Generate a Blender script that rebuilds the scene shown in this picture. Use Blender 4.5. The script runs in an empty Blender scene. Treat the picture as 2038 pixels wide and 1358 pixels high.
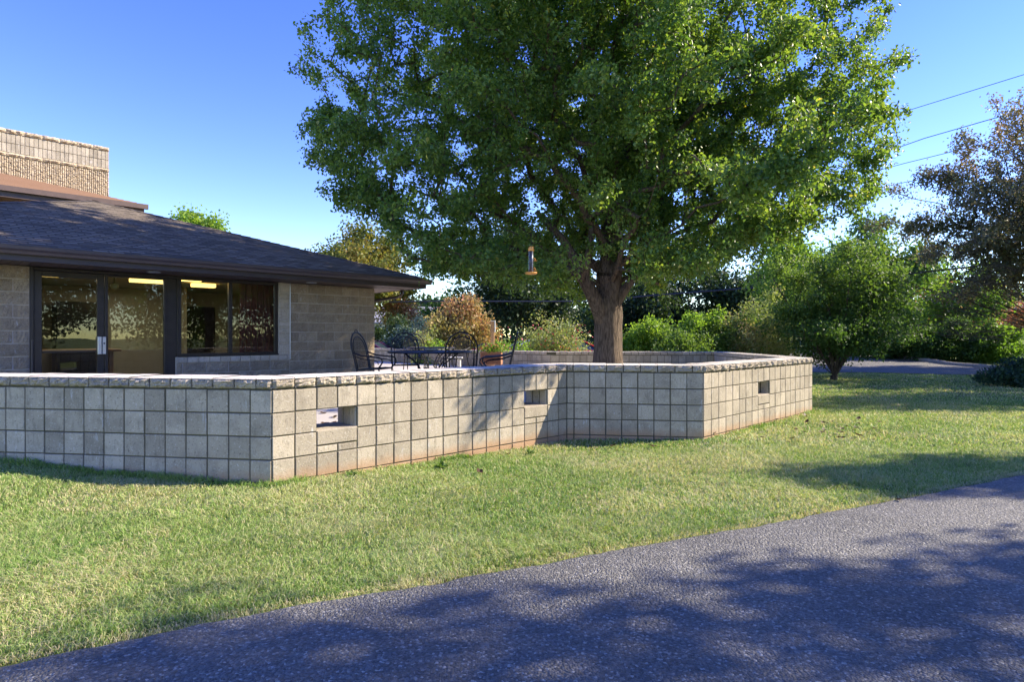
import bpy, math, random
import numpy as np
from mathutils import Vector, Matrix

C = bpy.context.scene.collection
SC = bpy.context.scene
R = math.radians
PI = math.pi

# ------------------------------------------------------------------ camera
CAM_H = 1.31
F = 1190.0
PX0, PY0 = 1019.0, 669.0
cam = bpy.data.cameras.new('camera')
cam_o = bpy.data.objects.new('camera', cam)
C.objects.link(cam_o)
cam_o.location = (0, 0, CAM_H)
cam_o.rotation_euler = (PI / 2, 0, 0)
cam.sensor_width = 36.0
cam.lens = 36.0 * F / 2038.0
cam.shift_y = -(679.0 - PY0) / 2038.0
cam.clip_start = 0.05
cam.clip_end = 1000
SC.camera = cam_o

# ------------------------------------------------------------------ light
SUN = Vector((1.299, 0.256, 0.93)).normalized()
sun_el = math.asin(SUN.z)
sun_az = math.atan2(SUN.x, SUN.y)
world = bpy.data.worlds.new('World')
SC.world = world
world.use_nodes = True
wn = world.node_tree
sky = wn.nodes.new('ShaderNodeTexSky')
sky.sky_type = 'NISHITA'
sky.sun_disc = False
sky.sun_elevation = sun_el
sky.sun_rotation = sun_az
sky.air_density = 1.0
sky.dust_density = 0.0
sky.ozone_density = 2.5
hs = wn.nodes.new('ShaderNodeHueSaturation')
hs.inputs['Saturation'].default_value = 1.3
hs.inputs['Hue'].default_value = 0.532
wn.links.new(sky.outputs[0], hs.inputs['Color'])
wn.links.new(hs.outputs[0], wn.nodes['Background'].inputs[0])
wn.nodes['Background'].inputs[1].default_value = 0.15
sl = bpy.data.lights.new('sun', 'SUN')
sl.energy = 4.3
sl.angle = R(0.6)
sl.color = (1.0, 0.88, 0.70)
sl_o = bpy.data.objects.new('sun', sl)
C.objects.link(sl_o)
sl_o.rotation_euler = SUN.to_track_quat('Z', 'Y').to_euler()
SC.view_settings.view_transform = 'Standard'
SC.view_settings.look = 'None'
SC.view_settings.exposure = 1.42
SC.view_settings.gamma = 1.0
SC.cycles.max_bounces = 8
SC.cycles.transparent_max_bounces = 12

# ------------------------------------------------------------------ helpers
def P(px, py, Y):
    return Vector(((px - PX0) / F * Y, Y, CAM_H + (PY0 - py) / F * Y))
def G(px, py, z=0.0):
    Y = (CAM_H - z) * F / (py - PY0)
    return ((px - PX0) / F * Y, Y)

def hash2(ix, iy, seed=0):
    v = np.sin(ix * 127.1 + iy * 311.7 + seed * 74.7) * 43758.5453
    return v - np.floor(v)
def vnoise(x, y, seed=0):
    x = np.asarray(x, float); y = np.asarray(y, float)
    ix = np.floor(x); iy = np.floor(y); fx = x - ix; fy = y - iy
    fx = fx * fx * (3 - 2 * fx); fy = fy * fy * (3 - 2 * fy)
    a = hash2(ix, iy, seed); b = hash2(ix + 1, iy, seed)
    c = hash2(ix, iy + 1, seed); d = hash2(ix + 1, iy + 1, seed)
    return (a * (1 - fx) + b * fx) * (1 - fy) + (c * (1 - fx) + d * fx) * fy
def sstep(a, b, x):
    t = np.clip((x - a) / (b - a), 0, 1)
    return t * t * (3 - 2 * t)

def tag(o, label=None, cat=None, group=None, kind=None):
    if label: o['label'] = label
    if cat: o['category'] = cat
    if group: o['group'] = group
    if kind: o['kind'] = kind
    return o
def empty(name, loc=(0, 0, 0), rz=0.0):
    o = bpy.data.objects.new(name, None)
    o.empty_display_size = 0.2
    C.objects.link(o)
    o.location = loc
    o.rotation_euler = (0, 0, rz)
    return o
def copy_tree(o, parent=None):
    c = o.copy(); C.objects.link(c); c.parent = parent
    for ch in list(o.children):
        copy_tree(ch, c)
    return c

def np_mesh(name, verts, faces, mat, parent=None, attr=None, smooth=False, uvs=None):
    """faces: (n,k) int array with constant k, or list of such arrays"""
    me = bpy.data.meshes.new(name)
    verts = np.asarray(verts, np.float32)
    fl = faces if isinstance(faces, list) else [faces]
    loops = np.concatenate([np.asarray(f, np.int32).ravel() for f in fl])
    tot = np.concatenate([np.full(len(f), np.asarray(f).shape[1], np.int32) for f in fl])
    start = np.concatenate([[0], np.cumsum(tot)[:-1]]).astype(np.int32)
    me.vertices.add(len(verts)); me.vertices.foreach_set('co', verts.ravel())
    me.loops.add(len(loops)); me.loops.foreach_set('vertex_index', loops)
    me.polygons.add(len(tot))
    me.polygons.foreach_set('loop_start', start)
    me.polygons.foreach_set('loop_total', tot)
    if attr is not None:
        a = me.attributes.new('rnd', 'FLOAT', 'POINT')
        a.data.foreach_set('value', np.asarray(attr, np.float32))
    if uvs is not None:
        uv = me.uv_layers.new(name='UVMap')
        uv.data.foreach_set('uv', np.asarray(uvs, np.float32)[loops].ravel())
    me.update(calc_edges=True)
    me.validate()
    if smooth:
        me.polygons.foreach_set('use_smooth', np.ones(len(tot), bool))
    me.materials.append(mat)
    o = bpy.data.objects.new(name, me)
    C.objects.link(o)
    if parent: o.parent = parent
    return o

class MB:
    def __init__(self):
        self.v = []; self.f = []; self.a = []
    def add(self, vs, fs, a=0.5):
        n = len(self.v)
        self.v += [tuple(v) for v in vs]
        self.a += [a] * len(vs)
        self.f += [tuple(i + n for i in f) for f in fs]
    def box(self, x0, x1, y0, y1, z0, z1, M=None, a=0.5):
        vs = [Vector((x, y, z)) for z in (z0, z1) for x, y in ((x0, y0), (x1, y0), (x1, y1), (x0, y1))]
        if M is not None: vs = [M @ v for v in vs]
        self.add(vs, [(3, 2, 1, 0), (4, 5, 6, 7), (0, 1, 5, 4), (1, 2, 6, 5), (2, 3, 7, 6), (3, 0, 4, 7)], a)
    def cbox(self, x0, x1, y0, y1, z0, z1, c=0.01, M=None, a=0.5):
        """box with all edges cut"""
        vs = []
        for zz, i in ((z0, c), (z0 + c, 0), (z1 - c, 0), (z1, c)):
            for x, y in ((x0 + i, y0 + i + (c - i if i == 0 else 0)),):
                pass
            if i:
                ring = [(x0 + c, y0 + c), (x1 - c, y0 + c), (x1 - c, y1 - c), (x0 + c, y1 - c)]
                ring = [ring[0], ring[0], ring[1], ring[1], ring[2], ring[2], ring[3], ring[3]]
            else:
                ring = [(x0, y0 + c), (x0 + c, y0), (x1 - c, y0), (x1, y0 + c), (x1, y1 - c), (x1 - c, y1), (x0 + c, y1), (x0, y1 - c)]
            vs += [Vector((p[0], p[1], zz)) for p in ring]
        if M is not None: vs = [M @ v for v in vs]
        fs = []
        for k in range(3):
            for j in range(8):
                fs.append((k * 8 + j, k * 8 + (j + 1) % 8, k * 8 + 8 + (j + 1) % 8, k * 8 + 8 + j))
        fs.append((6, 4, 2, 0)); fs.append((24, 26, 28, 30))
        self.add(vs, fs, a)
    def tube(self, pts, r, n=6, cap=True, a=0.5, closed=False):
        pts = [Vector(p) for p in pts]
        m = len(pts)
        rs = r if isinstance(r, (list, tuple)) else [r] * m
        prev = None
        vs = []
        for i, p in enumerate(pts):
            if closed:
                t = pts[(i + 1) % m] - pts[i - 1]
            else:
                t = pts[min(i + 1, m - 1)] - pts[max(i - 1, 0)]
            t = t.normalized() if t.length > 1e-9 else Vector((0, 0, 1))
            if prev is None:
                u = t.orthogonal().normalized()
            else:
                u = prev - t * prev.dot(t)
                u = u.normalized() if u.length > 1e-6 else t.orthogonal().normalized()
            prev = u
            w = t.cross(u)
            for k in range(n):
                an = 2 * PI * k / n
                vs.append(p + (u * math.cos(an) + w * math.sin(an)) * rs[i])
        fs = []
        for i in range(m if closed else m - 1):
            j = (i + 1) % m
            for k in range(n):
                fs.append((i * n + k, i * n + (k + 1) % n, j * n + (k + 1) % n, j * n + k))
        if cap and not closed:
            fs.append(tuple(range(n - 1, -1, -1)))
            fs.append(tuple((m - 1) * n + k for k in range(n)))
        self.add(vs, fs, a)
    def lathe(self, prof, c=(0, 0, 0), n=16, a=0.5):
        vs = []; fs = []
        for r, z in prof:
            for k in range(n):
                an = 2 * PI * k / n
                vs.append((c[0] + r * math.cos(an), c[1] + r * math.sin(an), c[2] + z))
        for i in range(len(prof) - 1):
            for k in range(n):
                fs.append((i * n + k, i * n + (k + 1) % n, (i + 1) * n + (k + 1) % n, (i + 1) * n + k))
        fs.append(tuple(range(n - 1, -1, -1))); fs.append(tuple((len(prof) - 1) * n + k for k in range(n)))
        self.add(vs, fs, a)
    def build(self, name, mat, parent=None, smooth=False):
        me = bpy.data.meshes.new(name)
        me.from_pydata(self.v, [], self.f)
        at = me.attributes.new('rnd', 'FLOAT', 'POINT')
        at.data.foreach_set('value', self.a)
        if smooth:
            me.polygons.foreach_set('use_smooth', [True] * len(me.polygons))
        me.update()
        me.materials.append(mat)
        o = bpy.data.objects.new(name, me)
        C.objects.link(o)
        if parent: o.parent = parent
        return o

# ------------------------------------------------------------------ materials
def new_mat(name):
    m = bpy.data.materials.new(name); m.use_nodes = True
    nt = m.node_tree
    return m, nt, nt.nodes['Principled BSDF'], nt.nodes['Material Output']
def N(nt, typ, **kw):
    n = nt.nodes.new(typ)
    for k, v in kw.items(): setattr(n, k, v)
    return n
def ramp(nt, fac, stops):
    r = N(nt, 'ShaderNodeValToRGB')
    el = r.color_ramp.elements
    while len(el) < len(stops): el.new(0.5)
    for e, (p, c) in zip(el, stops):
        e.position = p; e.color = (*c, 1)
    nt.links.new(fac, r.inputs[0])
    return r.outputs[0]
def noise(nt, co, scale, detail=4, rough=0.55):
    n = N(nt, 'ShaderNodeTexNoise')
    n.inputs['Scale'].default_value = scale; n.inputs['Detail'].default_value = detail
    n.inputs['Roughness'].default_value = rough
    if co is not None: nt.links.new(co, n.inputs['Vector'])
    return n.outputs[0]
def mixc(nt, fac, a, b, mode='MIX'):
    m = N(nt, 'ShaderNodeMix', data_type='RGBA', blend_type=mode)
    for s, v in ((m.inputs[0], fac), (m.inputs[6], a), (m.inputs[7], b)):
        if hasattr(v, 'is_output'): nt.links.new(v, s)
        elif isinstance(v, (int, float)): s.default_value = v
        else: s.default_value = (*v, 1)
    return m.outputs[2]
def math_(nt, op, a, b=0.0, clamp=False):
    m = N(nt, 'ShaderNodeMath', operation=op, use_clamp=clamp)
    for s, v in ((m.inputs[0], a), (m.inputs[1], b)):
        if hasattr(v, 'is_output'): nt.links.new(v, s)
        else: s.default_value = v
    return m.outputs[0]
def objco(nt):
    return N(nt, 'ShaderNodeTexCoord').outputs['Object']
def bump(nt, h, bs, strength, dist=0.01):
    b = N(nt, 'ShaderNodeBump')
    b.inputs['Strength'].default_value = strength; b.inputs['Distance'].default_value = dist
    nt.links.new(h, b.inputs['Height']); nt.links.new(b.outputs[0], bs.inputs['Normal'])
    return b
def rnd_attr(nt):
    a = N(nt, 'ShaderNodeAttribute'); a.attribute_name = 'rnd'
    return a.outputs['Fac']

def simple(name, col, rough=0.6, metal=0.0, var=0.12, scale=8.0, spec=0.5):
    m, nt, bs, out = new_mat(name)
    co = objco(nt)
    n = noise(nt, co, scale)
    c2 = tuple(c * (1 - var) for c in col); c1 = tuple(min(1, c * (1 + var)) for c in col)
    nt.links.new(ramp(nt, n, [(0.3, c2), (0.7, c1)]), bs.inputs['Base Color'])
    bs.inputs['Roughness'].default_value = rough; bs.inputs['Metallic'].default_value = metal
    bs.inputs['Specular IOR Level'].default_value = spec
    return m

def block_mat(name, ca, cb, pit=(0.07, 0.06, 0.05), lite=(0.80, 0.76, 0.68), bscale=62, bstr=0.6, mud=False, split=False):
    m, nt, bs, out = new_mat(name)
    co = objco(nt)
    base = ramp(nt, rnd_attr(nt), [(0.0, ca), (1.0, cb)])
    st = noise(nt, co, 4.5, 6, 0.7)
    base = mixc(nt, math_(nt, 'MULTIPLY', ramp(nt, st, [(0.46, (0, 0, 0)), (0.66, (1, 1, 1))]), 0.5), base, tuple(c * 0.62 for c in ca))
    sp = noise(nt, co, bscale, 3, 0.7)
    base = mixc(nt, math_(nt, 'MULTIPLY', ramp(nt, sp, [(0.32, (1, 1, 1)), (0.39, (0, 0, 0))]), 0.75), base, pit)
    base = mixc(nt, math_(nt, 'MULTIPLY', ramp(nt, sp, [(0.60, (0, 0, 0)), (0.70, (1, 1, 1))]), 0.5), base, lite)
    # sparse pale efflorescence runs
    mp = N(nt, 'ShaderNodeMapping'); mp.inputs['Scale'].default_value = (9, 9, 2.2)
    nt.links.new(co, mp.inputs[0])
    ef = noise(nt, mp.outputs[0], 1.7, 6, 0.75)
    base = mixc(nt, math_(nt, 'MULTIPLY', ramp(nt, ef, [(0.60, (0, 0, 0)), (0.72, (1, 1, 1))]), 0.6), base, (0.72, 0.72, 0.70))
    sk = noise(nt, mp.outputs[0], 2.6, 5, 0.7)
    base = mixc(nt, math_(nt, 'MULTIPLY', ramp(nt, sk, [(0.56, (0, 0, 0)), (0.70, (1, 1, 1))]), 0.45), base, tuple(c * 0.45 for c in ca))
    if mud:
        sep = N(nt, 'ShaderNodeSeparateXYZ'); nt.links.new(co, sep.inputs[0])
        hgt = math_(nt, 'ADD', sep.outputs[2], math_(nt, 'MULTIPLY', noise(nt, co, 7.0, 4), 0.14))
        base = mixc(nt, math_(nt, 'MULTIPLY', ramp(nt, hgt, [(0.09, (1, 1, 1)), (0.21, (0, 0, 0))]), 0.75), base, (0.42, 0.24, 0.12))
    nt.links.new(base, bs.inputs['Base Color'])
    bs.inputs['Roughness'].default_value = 0.9
    bs.inputs['Specular IOR Level'].default_value = 0.25
    if split:
        h = math_(nt, 'ADD', noise(nt, co, 28, 6, 0.7), math_(nt, 'MULTIPLY', sp, 0.4))
        bump(nt, h, bs, 1.0, 0.035)
    else:
        bump(nt, sp, bs, bstr, 0.006)
    return m

M = {}
M['block'] = block_mat('block_wall', (0.33, 0.285, 0.21), (0.50, 0.435, 0.325), mud=True)
M['split'] = block_mat('split_stone', (0.42, 0.36, 0.27), (0.58, 0.50, 0.38), bscale=60, split=True)
M['house_block'] = block_mat('house_block', (0.34, 0.265, 0.17), (0.48, 0.385, 0.26), bscale=45, split=True)
M['tower'] = block_mat('tower_block', (0.50, 0.40, 0.26), (0.60, 0.49, 0.33), bscale=20, split=True)
M['cap_top'] = block_mat('cap_top', (0.60, 0.55, 0.46), (0.70, 0.64, 0.55), bscale=120, bstr=0.2)

def mortar_mat(name, col, moss):
    m, nt, bs, out = new_mat(name)
    co = objco(nt)
    n = noise(nt, co, 6, 5)
    c = ramp(nt, n, [(0.35, col), (0.65, moss)])
    nt.links.new(c, bs.inputs['Base Color']); bs.inputs['Roughness'].default_value = 0.95
    bump(nt, noise(nt, co, 120, 3), bs, 0.5, 0.004)
    return m
M['mortar'] = mortar_mat('mortar_dark', (0.10, 0.088, 0.065), (0.085, 0.08, 0.04))
M['mortar_light'] = mortar_mat('mortar_light', (0.60, 0.53, 0.42), (0.52, 0.45, 0.35))
M['small_brick'] = block_mat('small_brick', (0.46, 0.39, 0.28), (0.60, 0.52, 0.40), bscale=60)

def asphalt():
    m, nt, bs, out = new_mat('asphalt')
    co = objco(nt)
    v = N(nt, 'ShaderNodeTexVoronoi'); v.inputs['Scale'].default_value = 95
    nt.links.new(co, v.inputs['Vector'])
    v2 = N(nt, 'ShaderNodeTexVoronoi'); v2.inputs['Scale'].default_value = 55
    nt.links.new(co, v2.inputs['Vector'])
    sep = N(nt, 'ShaderNodeSeparateColor'); nt.links.new(v.outputs['Color'], sep.inputs[0])
    c = ramp(nt, sep.outputs[0], [(0.0, (0.035, 0.034, 0.030)), (0.6, (0.135, 0.130, 0.115)), (0.90, (0.25, 0.24, 0.21)), (1.0, (0.60, 0.58, 0.5))])
    big = noise(nt, co, 1.3, 5)
    c = mixc(nt, 0.4, c, ramp(nt, big, [(0.3, (0.10, 0.098, 0.088)), (0.7, (0.20, 0.194, 0.175))]))
    fine = noise(nt, co, 150, 3)
    c = mixc(nt, ramp(nt, fine, [(0.30, (0.7, 0.7, 0.7)), (0.42, (0, 0, 0))]), c, (0.014, 0.014, 0.018))
    nt.links.new(c, bs.inputs['Base Color'])
    bs.inputs['Roughness'].default_value = 0.72
    bs.inputs['Specular IOR Level'].default_value = 0.5
    h = math_(nt, 'ADD', v.outputs['Distance'], v2.outputs['Distance'])
    b = bump(nt, h, bs, 0.9, 0.012); b.invert = True
    return m
M['asphalt'] = asphalt()

def grass_ground():
    m, nt, bs, out = new_mat('lawn_ground')
    co = objco(nt)
    n1 = noise(nt, co, 0.7, 6); n2 = noise(nt, co, 38, 5, 0.8); n3 = noise(nt, co, 4.5, 5, 0.7)
    c = ramp(nt, n1, [(0.3, (0.13, 0.19, 0.04)), (0.7, (0.19, 0.24, 0.07))])
    c = mixc(nt, math_(nt, 'MULTIPLY', ramp(nt, n3, [(0.4, (0, 0, 0)), (0.7, (1, 1, 1))]), 0.4), c, (0.23, 0.20, 0.085))
    c = mixc(nt, ramp(nt, n2, [(0.3, (0.8, 0.8, 0.8)), (0.55, (0, 0, 0))]), c, (0.09, 0.12, 0.03))
    nt.links.new(c, bs.inputs['Base Color']); bs.inputs['Roughness'].default_value = 0.9
    bs.inputs['Specular IOR Level'].default_value = 0.15
    bump(nt, n2, bs, 0.8, 0.05)
    return m
M['lawn'] = grass_ground()

def leafy(name, cols, trans=0.4, tcol=None, rough=0.55, spec=0.28):
    m, nt, bs, out = new_mat(name)
    r = rnd_attr(nt)
    k = len(cols)
    c = ramp(nt, r, [(i / (k - 1), cc) for i, cc in enumerate(cols)])
    nt.links.new(c, bs.inputs['Base Color'])
    bs.inputs['Roughness'].default_value = rough
    bs.inputs['Specular IOR Level'].default_value = spec
    tr = N(nt, 'ShaderNodeBsdfTranslucent')
    tc = mixc(nt, 1.0, c, tcol or (1.9, 1.9, 0.7), 'MULTIPLY')
    nt.links.new(tc, tr.inputs[0])
    mx = N(nt, 'ShaderNodeMixShader'); mx.inputs[0].default_value = trans
    nt.links.new(bs.outputs[0], mx.inputs[1]); nt.links.new(tr.outputs[0], mx.inputs[2])
    nt.links.new(mx.outputs[0], out.inputs[0])
    return m
M['pear_leaf'] = leafy('pear_leaf', [(0.055, 0.12, 0.036), (0.095, 0.18, 0.042), (0.15, 0.235, 0.052), (0.21, 0.285, 0.065), (0.36, 0.34, 0.09)], 0.42, (2.3, 2.1, 0.7), 0.42, 0.45)
M['grass'] = leafy('grass_blade', [(0.09, 0.185, 0.038), (0.19, 0.325, 0.06), (0.28, 0.40, 0.10), (0.38, 0.44, 0.17), (0.55, 0.52, 0.27), (0.64, 0.54, 0.34)], 0.3, (1.4, 1.4, 0.8), 0.55, 0.3)
M['green_leaf'] = leafy('green_leaf', [(0.045, 0.095, 0.026), (0.08, 0.15, 0.038), (0.15, 0.23, 0.055)], 0.35)
M['dark_leaf'] = leafy('dark_leaf', [(0.022, 0.042, 0.018), (0.038, 0.07, 0.027), (0.07, 0.115, 0.036)], 0.25)
M['bright_leaf'] = leafy('bright_leaf', [(0.10, 0.19, 0.035), (0.17, 0.28, 0.05), (0.27, 0.35, 0.075)], 0.45)
M['yellow_leaf'] = leafy('yellow_leaf', [(0.10, 0.14, 0.03), (0.19, 0.20, 0.04), (0.28, 0.23, 0.05), (0.38, 0.19, 0.06), (0.40, 0.11, 0.06)], 0.35, (1.5, 1.4, 0.8))
M['orange_leaf'] = leafy('orange_leaf', [(0.27, 0.27, 0.09), (0.42, 0.32, 0.14), (0.50, 0.28, 0.15), (0.52, 0.17, 0.12)], 0.35, (1.4, 1.2, 0.8))
M['oak_leaf'] = leafy('oak_leaf', [(0.12, 0.15, 0.07), (0.16, 0.165, 0.09), (0.20, 0.165, 0.11), (0.27, 0.24, 0.09), (0.32, 0.17, 0.09)], 0.3, (1.4, 1.3, 0.8))
M['blue_leaf'] = leafy('blue_leaf', [(0.045, 0.085, 0.065), (0.08, 0.135, 0.11), (0.11, 0.17, 0.14)], 0.15, (1.2, 1.3, 1.2))
M['sage_leaf'] = leafy('sage_leaf', [(0.13, 0.19, 0.06), (0.22, 0.27, 0.11), (0.30, 0.30, 0.16), (0.32, 0.22, 0.14)], 0.35)
M['juniper'] = leafy('juniper_leaf', [(0.012, 0.036, 0.024), (0.025, 0.065, 0.035), (0.045, 0.095, 0.045)], 0.15)
M['petal'] = leafy('petal', [(0.5, 0.03, 0.03), (0.62, 0.10, 0.10), (0.7, 0.3, 0.35)], 0.3, (1.2, 1, 1))
M['dead_leaf'] = leafy('dead_leaf', [(0.05, 0.028, 0.015), (0.10, 0.05, 0.022)], 0.1)

def bark(name, a, b, sc=(30, 30, 5)):
    m, nt, bs, out = new_mat(name)
    co = objco(nt)
    mp = N(nt, 'ShaderNodeMapping'); mp.inputs['Scale'].default_value = sc
    nt.links.new(co, mp.inputs[0])
    n = noise(nt, mp.outputs[0], 1.0, 6, 0.65)
    n2 = noise(nt, co, 3, 3)
    c = ramp(nt, n, [(0.35, a), (0.62, b)])
    c = mixc(nt, math_(nt, 'MULTIPLY', n2, 0.3), c, tuple(x * 1.25 for x in b))
    nt.links.new(c, bs.inputs['Base Color']); bs.inputs['Roughness'].default_value = 0.92
    bs.inputs['Specular IOR Level'].default_value = 0.2
    bump(nt, n, bs, 1.0, 0.06)
    return m
M['bark'] = bark('pear_bark', (0.025, 0.018, 0.013), (0.19, 0.145, 0.105), (34, 34, 5.5))
M['bark_dark'] = bark('dark_bark', (0.035, 0.027, 0.02), (0.11, 0.088, 0.066), (12, 12, 3))

def shingles(name, a, b, sx, sy):
    m, nt, bs, out = new_mat(name)
    uv = N(nt, 'ShaderNodeUVMap').outputs[0]
    br = N(nt, 'ShaderNodeTexBrick')
    br.inputs['Scale'].default_value = 1.0
    br.inputs['Brick Width'].default_value = sx; br.inputs['Row Height'].default_value = sy
    br.inputs['Mortar Size'].default_value = 0.012
    br.inputs['Color1'].default_value = (0, 0, 0, 1); br.inputs['Color2'].default_value = (1, 1, 1, 1)
    br.inputs['Mortar'].default_value = (0, 0, 0, 1)
    nt.links.new(uv, br.inputs['Vector'])
    c = ramp(nt, br.outputs['Color'], [(0, a), (1, b)])
    n = noise(nt, uv, 90, 3)
    c = mixc(nt, math_(nt, 'MULTIPLY', n, 0.5), c, tuple(x * 0.55 for x in a))
    n3 = noise(nt, uv, 0.9, 4)
    c = mixc(nt, math_(nt, 'MULTIPLY', n3, 0.3), c, b)
    nt.links.new(c, bs.inputs['Base Color']); bs.inputs['Roughness'].default_value = 0.9
    bs.inputs['Specular IOR Level'].default_value = 0.3
    bump(nt, n, bs, 0.5, 0.01)
    return m
M['shingle'] = shingles('roof_shingle', (0.06, 0.050, 0.040), (0.36, 0.295, 0.225), 0.22, 0.14)
M['shingle_tan'] = shingles('tan_shingle', (0.24, 0.14, 0.085), (0.36, 0.23, 0.15), 0.25, 0.14)
M['brown'] = simple('brown_metal', (0.055, 0.042, 0.038), 0.4, 0.0, 0.1)
M['brown_gutter'] = simple('brown_gutter', (0.085, 0.065, 0.060), 0.35, 0.0, 0.1)
M['brown_tan'] = simple('brown_tan_fascia', (0.12, 0.082, 0.066), 0.5, 0.0, 0.12)
M['frame'] = simple('bronze_frame', (0.040, 0.033, 0.028), 0.38, 0.3, 0.15)
M['black'] = simple('black_iron', (0.006, 0.006, 0.007), 0.45, 0.0, 0.3)
M['blackp'] = simple('black_panel', (0.01, 0.01, 0.011), 0.3)
M['silver'] = simple('silver_metal', (0.62, 0.63, 0.65), 0.35, 0.8, 0.1)
M['white'] = simple('white_paint', (0.75, 0.75, 0.73), 0.5, 0.0, 0.05)
M['cream'] = simple('cream_wall', (0.42, 0.38, 0.29), 0.8, 0.0, 0.05)
M['ceil'] = simple('ceiling_white', (0.62, 0.56, 0.42), 0.85, 0.0, 0.05)
M['curtain'] = simple('curtain_red', (0.24, 0.075, 0.055), 0.85, 0.0, 0.15)
M['carpet'] = simple('room_floor', (0.10, 0.085, 0.07), 0.7)
M['wood'] = simple('table_wood', (0.36, 0.20, 0.10), 0.45, 0.0, 0.2)
M['cedar'] = simple('cedar_wood', (0.46, 0.20, 0.10), 0.7, 0.0, 0.25, 20)
M['post_wood'] = simple('post_wood', (0.50, 0.30, 0.16), 0.7, 0.0, 0.2, 20)
M['orange_plastic'] = simple('feeder_orange', (0.75, 0.34, 0.07), 0.45, 0.0, 0.1)
M['red_paint'] = simple('red_car_paint', (0.42, 0.022, 0.020), 0.2, 0.0, 0.05)
M['purple_paint'] = simple('purple_car_paint', (0.085, 0.016, 0.050), 0.2, 0.2, 0.05)
M['silver_paint'] = simple('silver_car_paint', (0.42, 0.47, 0.52), 0.25, 0.4, 0.05)
M['car_glass'] = simple('car_glass', (0.03, 0.045, 0.055), 0.05, 0.0, 0.05)
M['tyre'] = simple('tyre', (0.02, 0.02, 0.02), 0.8)
M['kerb'] = simple('kerb_concrete', (0.30, 0.28, 0.25), 0.9, 0.0, 0.2)
M['house_white'] = simple('house_siding', (0.62, 0.62, 0.60), 0.7, 0.0, 0.05)
M['house_roof'] = simple('grey_roof', (0.23, 0.23, 0.24), 0.85, 0.0, 0.12)
M['redbrick'] = simple('red_brick', (0.42, 0.15, 0.10), 0.85, 0.0, 0.25, 30)
M['soil'] = simple('soil', (0.17, 0.10, 0.06), 0.95, 0.0, 0.3, 20)
M['wire'] = simple('wire_black', (0.03, 0.035, 0.05), 0.5)
M['globe'] = simple('globe_shade', (0.75, 0.62, 0.30), 0.4)
M['seed'] = simple('seed', (0.05, 0.055, 0.07), 0.3)

def patio_mat():
    m, nt, bs, out = new_mat('patio_concrete')
    co = objco(nt)
    br = N(nt, 'ShaderNodeTexBrick'); br.offset = 0.0
    br.inputs['Scale'].default_value = 1.0; br.inputs['Brick Width'].default_value = 1.5; br.inputs['Row Height'].default_value = 1.5
    br.inputs['Mortar Size'].default_value = 0.012
    br.inputs['Color1'].default_value = (0.50, 0.46, 0.39, 1); br.inputs['Color2'].default_value = (0.56, 0.51, 0.43, 1)
    br.inputs['Mortar'].default_value = (0.12, 0.11, 0.09, 1)
    mp = N(nt, 'ShaderNodeMapping'); mp.inputs['Rotation'].default_value = (0, 0, R(45))
    nt.links.new(co, mp.inputs[0]); nt.links.new(mp.outputs[0], br.inputs['Vector'])
    c = mixc(nt, math_(nt, 'MULTIPLY', noise(nt, co, 3, 6), 0.5), br.outputs['Color'], (0.33, 0.30, 0.25))
    nt.links.new(c, bs.inputs['Base Color']); bs.inputs['Roughness'].default_value = 0.85
    bump(nt, noise(nt, co, 150, 2), bs, 0.3, 0.004)
    return m
M['patio'] = patio_mat()

def glass_mat(name, tint=(0.80, 0.84, 0.82)):
    m, nt, bs, out = new_mat(name)
    nt.nodes.remove(bs)
    gl = N(nt, 'ShaderNodeBsdfGlossy'); gl.inputs['Roughness'].default_value = 0.0
    tr = N(nt, 'ShaderNodeBsdfTransparent'); tr.inputs[0].default_value = (*tint, 1)
    fr = N(nt, 'ShaderNodeFresnel'); fr.inputs[0].default_value = 1.52
    k = math_(nt, 'MULTIPLY', fr.outputs[0], 1.15, True)
    b = N(nt, 'ShaderNodeBump'); b.inputs['Strength'].default_value = 0.06; b.inputs['Distance'].default_value = 0.02
    nt.links.new(noise(nt, objco(nt), 1.6, 1), b.inputs['Height']); nt.links.new(b.outputs[0], gl.inputs['Normal'])
    mx = N(nt, 'ShaderNodeMixShader')
    nt.links.new(k, mx.inputs[0]); nt.links.new(tr.outputs[0], mx.inputs[1]); nt.links.new(gl.outputs[0], mx.inputs[2])
    nt.links.new(mx.outputs[0], out.inputs[0])
    return m
M['glass'] = glass_mat('window_glass')
def emit(name, col, s):
    m, nt, bs, out = new_mat(name)
    bs.inputs['Base Color'].default_value = (*col, 1)
    bs.inputs['Emission Color'].default_value = (*col, 1)
    bs.inputs['Emission Strength'].default_value = s
    return m
M['lamp'] = emit('lamp_tube', (1.0, 0.62, 0.17), 1.7)

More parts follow.
